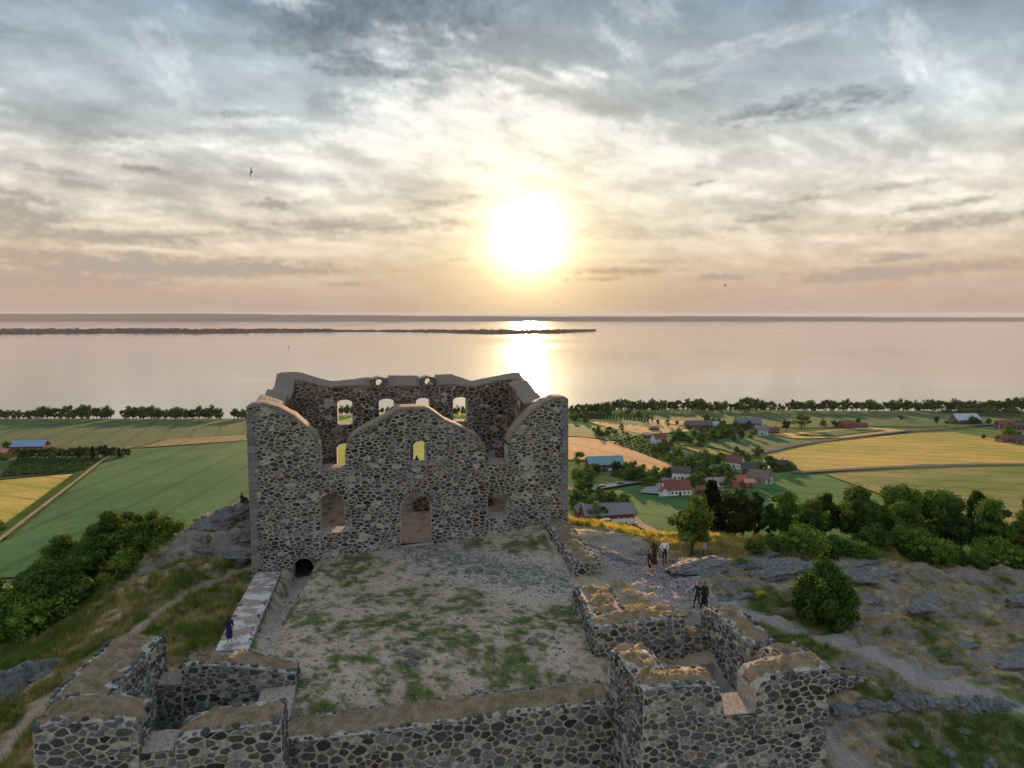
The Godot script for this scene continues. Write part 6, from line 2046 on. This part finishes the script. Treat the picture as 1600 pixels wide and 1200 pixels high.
func make_people() -> void:
	rng.seed = 70
	var black := Color(0.014, 0.014, 0.016)
	var pale := Color(0.47, 0.30, 0.22)
	var at := func(u: float, w: float, turn: float, lift := 0.0): return at_spot(u, hill_h(u, w) + lift, w, turn)
	person("woman in a short violet-blue dress with long dark hair on the pale walkway", at_spot(-10.9, -0.44, -13.55, PI + 0.25), 1.68, {"shirt": Color(0.022, 0.014, 0.095), "sleeve": Color(0.022, 0.014, 0.095), "legs": pale, "pelvis": Color(0.022, 0.014, 0.095), "shoe": Color(0.7, 0.7, 0.7), "skirt": [0.56, 0.185, Color(0.022, 0.014, 0.095)], "long_hair": true, "stride": 0.1, "skin": pale, "arms": [[Vector3(-0.22, 1.12, 0.0), Vector3(-0.20, 0.88, 0.07)], [Vector3(0.22, 1.13, 0.02), Vector3(0.10, 1.06, 0.2)]]})
	person("person in a black shirt and shorts with white shoes facing the couple", at.call(14.75, -10.0, 1.2), 1.78, {"shirt": black, "legs": black, "shin": pale, "shoe": Color(0.75, 0.75, 0.75), "skin": pale, "stride": 0.12, "hair": Color(0.10, 0.05, 0.02)})
	person("person in a long dark red robe and headscarf beside the man in a white shirt", at.call(15.95, -7.9, 0.1), 1.68, {"shirt": Color(0.055, 0.010, 0.012), "fore": Color(0.055, 0.010, 0.012), "legs": black, "skirt": [0.14, 0.235, Color(0.055, 0.010, 0.012)], "hair": Color(0.055, 0.010, 0.012), "scarf": true, "skin": pale})
	person("man in a white shirt, blue tie and dark trousers beside the red robe", at.call(16.65, -8.05, -0.1), 1.76, {"shirt": Color(0.70, 0.72, 0.78), "fore": Color(0.70, 0.72, 0.78), "legs": Color(0.018, 0.02, 0.035), "tie": Color(0.02, 0.03, 0.22), "skin": pale, "hair": Color(0.12, 0.07, 0.03), "arms": [[Vector3(-0.3, 1.16, -0.04), Vector3(-0.16, 0.98, 0.1)], [Vector3(0.3, 1.16, -0.04), Vector3(0.16, 0.98, 0.1)]]})
	person("shorter walker in black carrying a bag, behind the right gatehouse wall", at.call(15.75, -15.1, -1.2), 1.62, {"stride": 0.22, "fore": black, "skin": pale, "arms": [[Vector3(-0.26, 1.14, 0.06), Vector3(-0.28, 0.92, 0.2)], [Vector3(0.26, 1.14, -0.06), Vector3(0.26, 0.90, -0.1)]]})
	person("taller walker in a long black coat, behind the right gatehouse wall", at.call(16.2, -15.1, -1.1), 1.78, {"stride": 0.18, "fore": black, "skirt": [0.55, 0.20, black], "skin": Color(0.30, 0.15, 0.10), "hair": Color(0.06, 0.015, 0.01)})
	person("person in dark clothes sitting on top of the crag beside the castle", at_spot(-13.75, hill_h(-13.75, 7.4) + 0.32, 7.4, 2.4), 1.7, {"sit": true, "fore": black, "skin": pale, "hair": Color(0.2, 0.12, 0.06), "arms": [[Vector3(-0.25, 1.15, 0.08), Vector3(-0.15, 1.10, 0.32)], [Vector3(0.25, 1.15, 0.08), Vector3(0.15, 1.10, 0.32)]]})
	person("dark figure sitting in the lower window of the castle's back wall", at_spot(1.15, 2.5, 17.9, PI + 0.4), 1.7, {"sit": true, "fore": black, "skin": Color(0.2, 0.12, 0.09), "arms": [[Vector3(-0.25, 1.15, 0.08), Vector3(-0.15, 1.10, 0.32)], [Vector3(0.25, 1.15, 0.08), Vector3(0.15, 1.10, 0.32)]]})
	# a small information board in the golden grass
	var q := Vector2(19.9, -7.4)
	var t := thing("information_board", "small pale board on a post in the golden grass beside the young tree", "sign", at_spot(q.x, hill_h(q.x, q.y), q.y, 0.2))
	var b := build()
	b.tube(Vector3(0, -0.3, 0), Vector3(0, 0.95, 0), 0.05, 0.045, 7)
	part("post", b.mesh(), M.bark, t)
	part("board", box_mesh(Vector3(0.42, 0.5, 0.05)), paint(Color(0.30, 0.30, 0.30)), t, Vector3(0, 1.05, 0.06))
	part("board_rim", box_mesh(Vector3(0.48, 0.04, 0.09)), paint(Color(0.1, 0.08, 0.06)), t, Vector3(0, 1.345, 0.06))

# ---------------------------------------------------------------- grass, gravel
func tuft(n: int, high: float, spread: float, wide: float, lean: float) -> Mesh:
	var b := cbuild()
	for k in n:
		var a := rng.randf() * TAU
		var r := sqrt(rng.randf()) * spread
		var p := Vector3(cos(a) * r, -0.03, sin(a) * r)
		var d := Vector3(rng.randf_range(-1, 1), 0, rng.randf_range(-1, 1)).normalized()
		var h := high * rng.randf_range(0.5, 1.1)
		var side := d.cross(Vector3.UP) * wide
		var bend := d * lean * h
		var m := p + Vector3(0, h * 0.6, 0) + bend * 0.4
		var v := rng.randf_range(0.8, 1.2)
		var c := Color(v, v, v * 0.95)
		b.quad(p - side, p + side, m + side * 0.75, m - side * 0.75, c)
		b.tri(m - side * 0.75, m + side * 0.75, p + Vector3(0, h, 0) + bend, c)
	return b.mesh()

func make_ground_cover() -> void:
	rng.seed = 1234
	var tall := tuft(16, 0.55, 0.22, 0.011, 0.5)
	var mid := tuft(16, 0.30, 0.20, 0.011, 0.7)
	var low := tuft(18, 0.13, 0.20, 0.010, 0.9)
	var sets := {"tall": [[], []], "mid": [[], []], "low": [[], []]}
	var gold := Color(0.50, 0.40, 0.17)
	var straw := Color(0.46, 0.385, 0.25)
	var olive := Color(0.21, 0.22, 0.07)
	var green := Color(0.10, 0.185, 0.04)
	var add := func(kind: String, u: float, w: float, size: float, c: Color):
		var v := rng.randf_range(0.8, 1.25)
		sets[kind][0].append(Transform3D(Basis(Vector3.UP, rng.randf() * TAU).scaled(Vector3(size, size * rng.randf_range(0.75, 1.25), size)), spot(u, hill_h(u, w) - 0.01, w)))
		sets[kind][1].append(Color(c.r * v, c.g * v, c.b * v))
	# left slope
	for k in 26000:
		var u := rng.randf_range(-34.0, -10.2)
		var w := rng.randf_range(-24.0, 9.0)
		if u > -12.0 and w > -15.5: continue
		if u > -15.8 and w < -16.6: continue
		var p := Vector2(u, w)
		var path := near_line(p, path_l).x
		if path < 0.55 + rng.randf() * 0.3: continue
		if u > -19.5 and w > 2.5 and rng.randf() < 0.75: continue
		var a := noise_a.get_noise_2d(u * 0.22 + 70.0, w * 0.22) + noise_b.get_noise_2d(u * 0.9 + 20.0, w * 0.9) * 0.7
		var lush := a + 0.1 + smoothstep(-19.0, -27.0, u) * 0.5
		if u > -17.0 and u < -11.0 and w < 0.0 and w > -14.0: lush += 0.28
		if lush < -0.28: continue
		var c := mixc(mixc(straw, gold, rng.randf()), mixc(olive, green, rng.randf()), smoothstep(-0.15, 0.45, lush + rng.randf_range(-0.25, 0.25)))
		add.call("tall" if lush > 0.12 and rng.randf() < 0.55 else "mid", u, w, rng.randf_range(0.7, 1.35), c)
	# the golden crest past the people
	for k in 15000:
		var u := rng.randf_range(12.2, 40.0)
		var w := rng.randf_range(-10.0, 3.5)
		var edge := lerp_table([[12, 0.5], [15, -1.5], [17.5, -5.6], [20, -7.8], [24, -8.6], [30, -6.6], [40, -6.0]], u)
		if w < edge + noise_b.get_noise_2d(u * 0.5, w * 0.5) * 1.5: continue
		if near_line(Vector2(u, w), PackedVector2Array([Vector2(12.6, -1.0), Vector2(14.5, -4.6), Vector2(16.4, -6.6)])).x < 1.0: continue
		var g := noise_a.get_noise_2d(u * 0.2, w * 0.3)
		add.call("tall" if rng.randf() < 0.4 else "mid", u, w, rng.randf_range(0.5, 1.0), mixc(mixc(gold, Color(0.58, 0.49, 0.13), rng.randf()), mixc(olive, green, rng.randf()), smoothstep(0.0, 0.3, g + rng.randf_range(-0.25, 0.2))))
	# short grass on the right
	for k in 42000:
		var u := rng.randf_range(12.0, 48.0)
		var w := rng.randf_range(-30.0, -5.0)
		if u < 17.0 and w < -16.0: continue
		var p := Vector2(u, w)
		if near_line(p, path_r).x < 0.9 + rng.randf() * 0.4 or near_line(p, path_f).x < 0.55: continue
		if near_line(p, PackedVector2Array([Vector2(14.2, -7.0), Vector2(15.2, -10.5), Vector2(15.8, -13.5)])).x < 2.4: continue
		var f := noise_b.get_noise_2d(u * 3.1, w * 3.1 + 50.0)
		var g := noise_a.get_noise_2d(u * 0.22 + 70.0, w * 0.22) * 0.9 + noise_b.get_noise_2d(u * 0.9 + 20.0, w * 0.9) * 0.7 - 0.2
		g += 1.1 * exp(-Vector2((u - 21.5) * 0.27, (w + 16.4) * 0.42).length_squared())
		g += 1.3 * exp(-Vector2((u - 26.0) * 0.15, (w + 28.0) * 0.24).length_squared()) + 0.6 * exp(-Vector2((u - 19.5) * 0.5, (w + 19.7) * 1.1).length_squared()) + 0.5 * exp(-Vector2((u - 23.0) * 0.45, (w + 22.6) * 1.2).length_squared())
		if g < 0.0 and rng.randf() < 0.4: continue
		add.call("mid" if g > 0.35 and rng.randf() < 0.5 else "low", u, w, rng.randf_range(0.7, 1.3), mixc(mixc(straw, gold, rng.randf() * 0.6), mixc(olive, green, rng.randf()), smoothstep(-0.05, 0.45, g + f * 0.3)))
	# sparse grass in the forecourt
	for k in 16000:
		var u := rng.randf_range(-9.4, 9.6)
		var w := rng.randf_range(-21.0, -0.15)
		if near_line(Vector2(u, w), trench).x < 0.6: continue
		var c := hill_color(u, w, 0.0, 0.0)
		var g := c.g - c.r
		if g < -0.035: continue
		add.call("low", u, w, rng.randf_range(0.5, 1.0), mixc(olive, green, rng.randf()))
	# on the wall tops
	var caps := [[], []]
	for s in turf_spots:
		var kind: int = s[1]
		if rng.randf() < (0.45 if kind == 1 else 0.8):
			var size := rng.randf_range(0.35, 0.75)
			caps[0].append(Transform3D(Basis(Vector3.UP, rng.randf() * TAU).scaled(Vector3.ONE * size), s[0]))
			var c := mixc(Color(0.36, 0.30, 0.22), gold, rng.randf() * 0.5) if rng.randf() < 0.82 else olive
			var v := rng.randf_range(0.7, 1.15)
			caps[1].append(Color(c.r * v, c.g * v, c.b * v))
	stuff("tall_grass", "tall tufted grass, green and straw coloured, on the slopes of the hill", "grass", tall, M.grass, sets.tall[0], sets.tall[1])
	stuff("meadow_grass", "ankle-high dry and green grass spread over the hill", "grass", mid, M.grass, sets.mid[0], sets.mid[1])
	stuff("short_grass", "short trodden grass around the ruin and over the rocky ground", "grass", low, M.grass, sets.low[0], sets.low[1])
	stuff("turf_grass", "dry straw-coloured grass growing on the tops of the ruined walls", "grass", low, M.grass, caps[0], caps[1])
	# gravel
	var pebble := cbuild()
	var r := rock_mesh(500, 0.6, 0.3, 7, 4)
	var where := []
	var cols := []
	for k in 6000:
		var u := rng.randf_range(-9.4, 9.7)
		var w := rng.randf_range(-21.2, -0.1)
		if k % 3 == 0:
			var q := Vector2(0, 0).lerp(Vector2(8.5, -9.0), rng.randf()) + Vector2(rng.randfn() * 1.1, rng.randfn() * 1.1)
			u = q.x; w = q.y
			if w > -0.1 or absf(u) > 9.5: continue
		var size := rng.randf_range(0.02, 0.055) * (1.7 if rng.randf() < 0.06 else 1.0)
		where.append(Transform3D(Basis(Vector3.UP, rng.randf() * TAU).scaled(Vector3(size * rng.randf_range(1.0, 1.8), size, size)), spot(u, hill_h(u, w), w)))
		var v := rng.randf_range(0.7, 1.9)
		cols.append(Color(v, v * 0.98, v * 0.98))
	for k in 3500:
		var q := Vector2(14.2, -6.0).lerp(Vector2(16.2, -14.5), rng.randf()) + Vector2(rng.randfn() * 1.2, rng.randfn() * 1.2)
		var size := rng.randf_range(0.02, 0.05)
		where.append(Transform3D(Basis(Vector3.UP, rng.randf() * TAU).scaled(Vector3.ONE * size), spot(q.x, hill_h(q.x, q.y), q.y)))
		var v := rng.randf_range(0.6, 1.4)
		cols.append(Color(v, v, v))
	stuff("gravel", "loose grey gravel and small stones strewn over the forecourt and yard", "gravel", r, M.rock, where, cols)

# ---------------------------------------------------------------- birds
func make_birds() -> void:
	# pixel, distance, turn, bank
	for a in [["gull banking steeply high in the sky", 393, 269, 80.0, 0.4, 1.25, 1.0], ["small gull gliding low over the far shore", 1133, 446, 170.0, 1.2, 0.3, 1.0], ["tiny gull flying low over the lake", 451, 543, 190.0, 0.5, 1.1, 0.9]]:
		var p: Vector3 = Vector3(0, CAM_H, 0) + ray(a[1], a[2]).normalized() * a[3]
		var t := thing("gull", a[0], "bird", Transform3D(Basis(Vector3.BACK, a[5]) * Basis(Vector3.RIGHT, 0.8) * Basis(Vector3.UP, a[4]), p))
		var b := build()
		var prev := 0.02
		for k in 7:
			var z0 := -0.24 + k * 0.07
			var r1: float = [0.055, 0.075, 0.08, 0.07, 0.05, 0.045, 0.012][k]
			b.tube(Vector3(0, 0, z0), Vector3(0, 0, z0 + 0.07), prev, r1, 8, Color.WHITE, k == 0 or k == 6)
			prev = r1
		var grey_ := paint(Color(0.16, 0.16, 0.17))
		part("body", b.mesh(), grey_, t)
		for s in [-1, 1]:
			var w := build()
			var root := [Vector3(s * 0.04, 0.02, -0.10), Vector3(s * 0.04, 0.02, 0.10)]
			var wrist := [Vector3(s * 0.32, 0.12, -0.02), Vector3(s * 0.32, 0.12, 0.14)]
			var tip := Vector3(s * 0.72, 0.02, -0.12)
			var th := Vector3(0, 0.018, 0)
			w.quad(root[0] + th, wrist[0] + th, wrist[1] + th, root[1] + th)
			w.quad(root[0], root[1], wrist[1], wrist[0])
			w.tri(wrist[0] + th, tip, wrist[1] + th)
			w.tri(wrist[0], wrist[1], tip)
			w.quad(root[1], root[1] + th, wrist[1] + th, wrist[1])
			w.quad(root[0], wrist[0], wrist[0] + th, root[0] + th)
			part("wing", w.mesh(), grey_, t)
		var tail := build()
		tail.box(Vector3(-0.05, -0.01, -0.38), Vector3(0.05, 0.01, -0.22))
		part("tail", tail.mesh(), grey_, t)
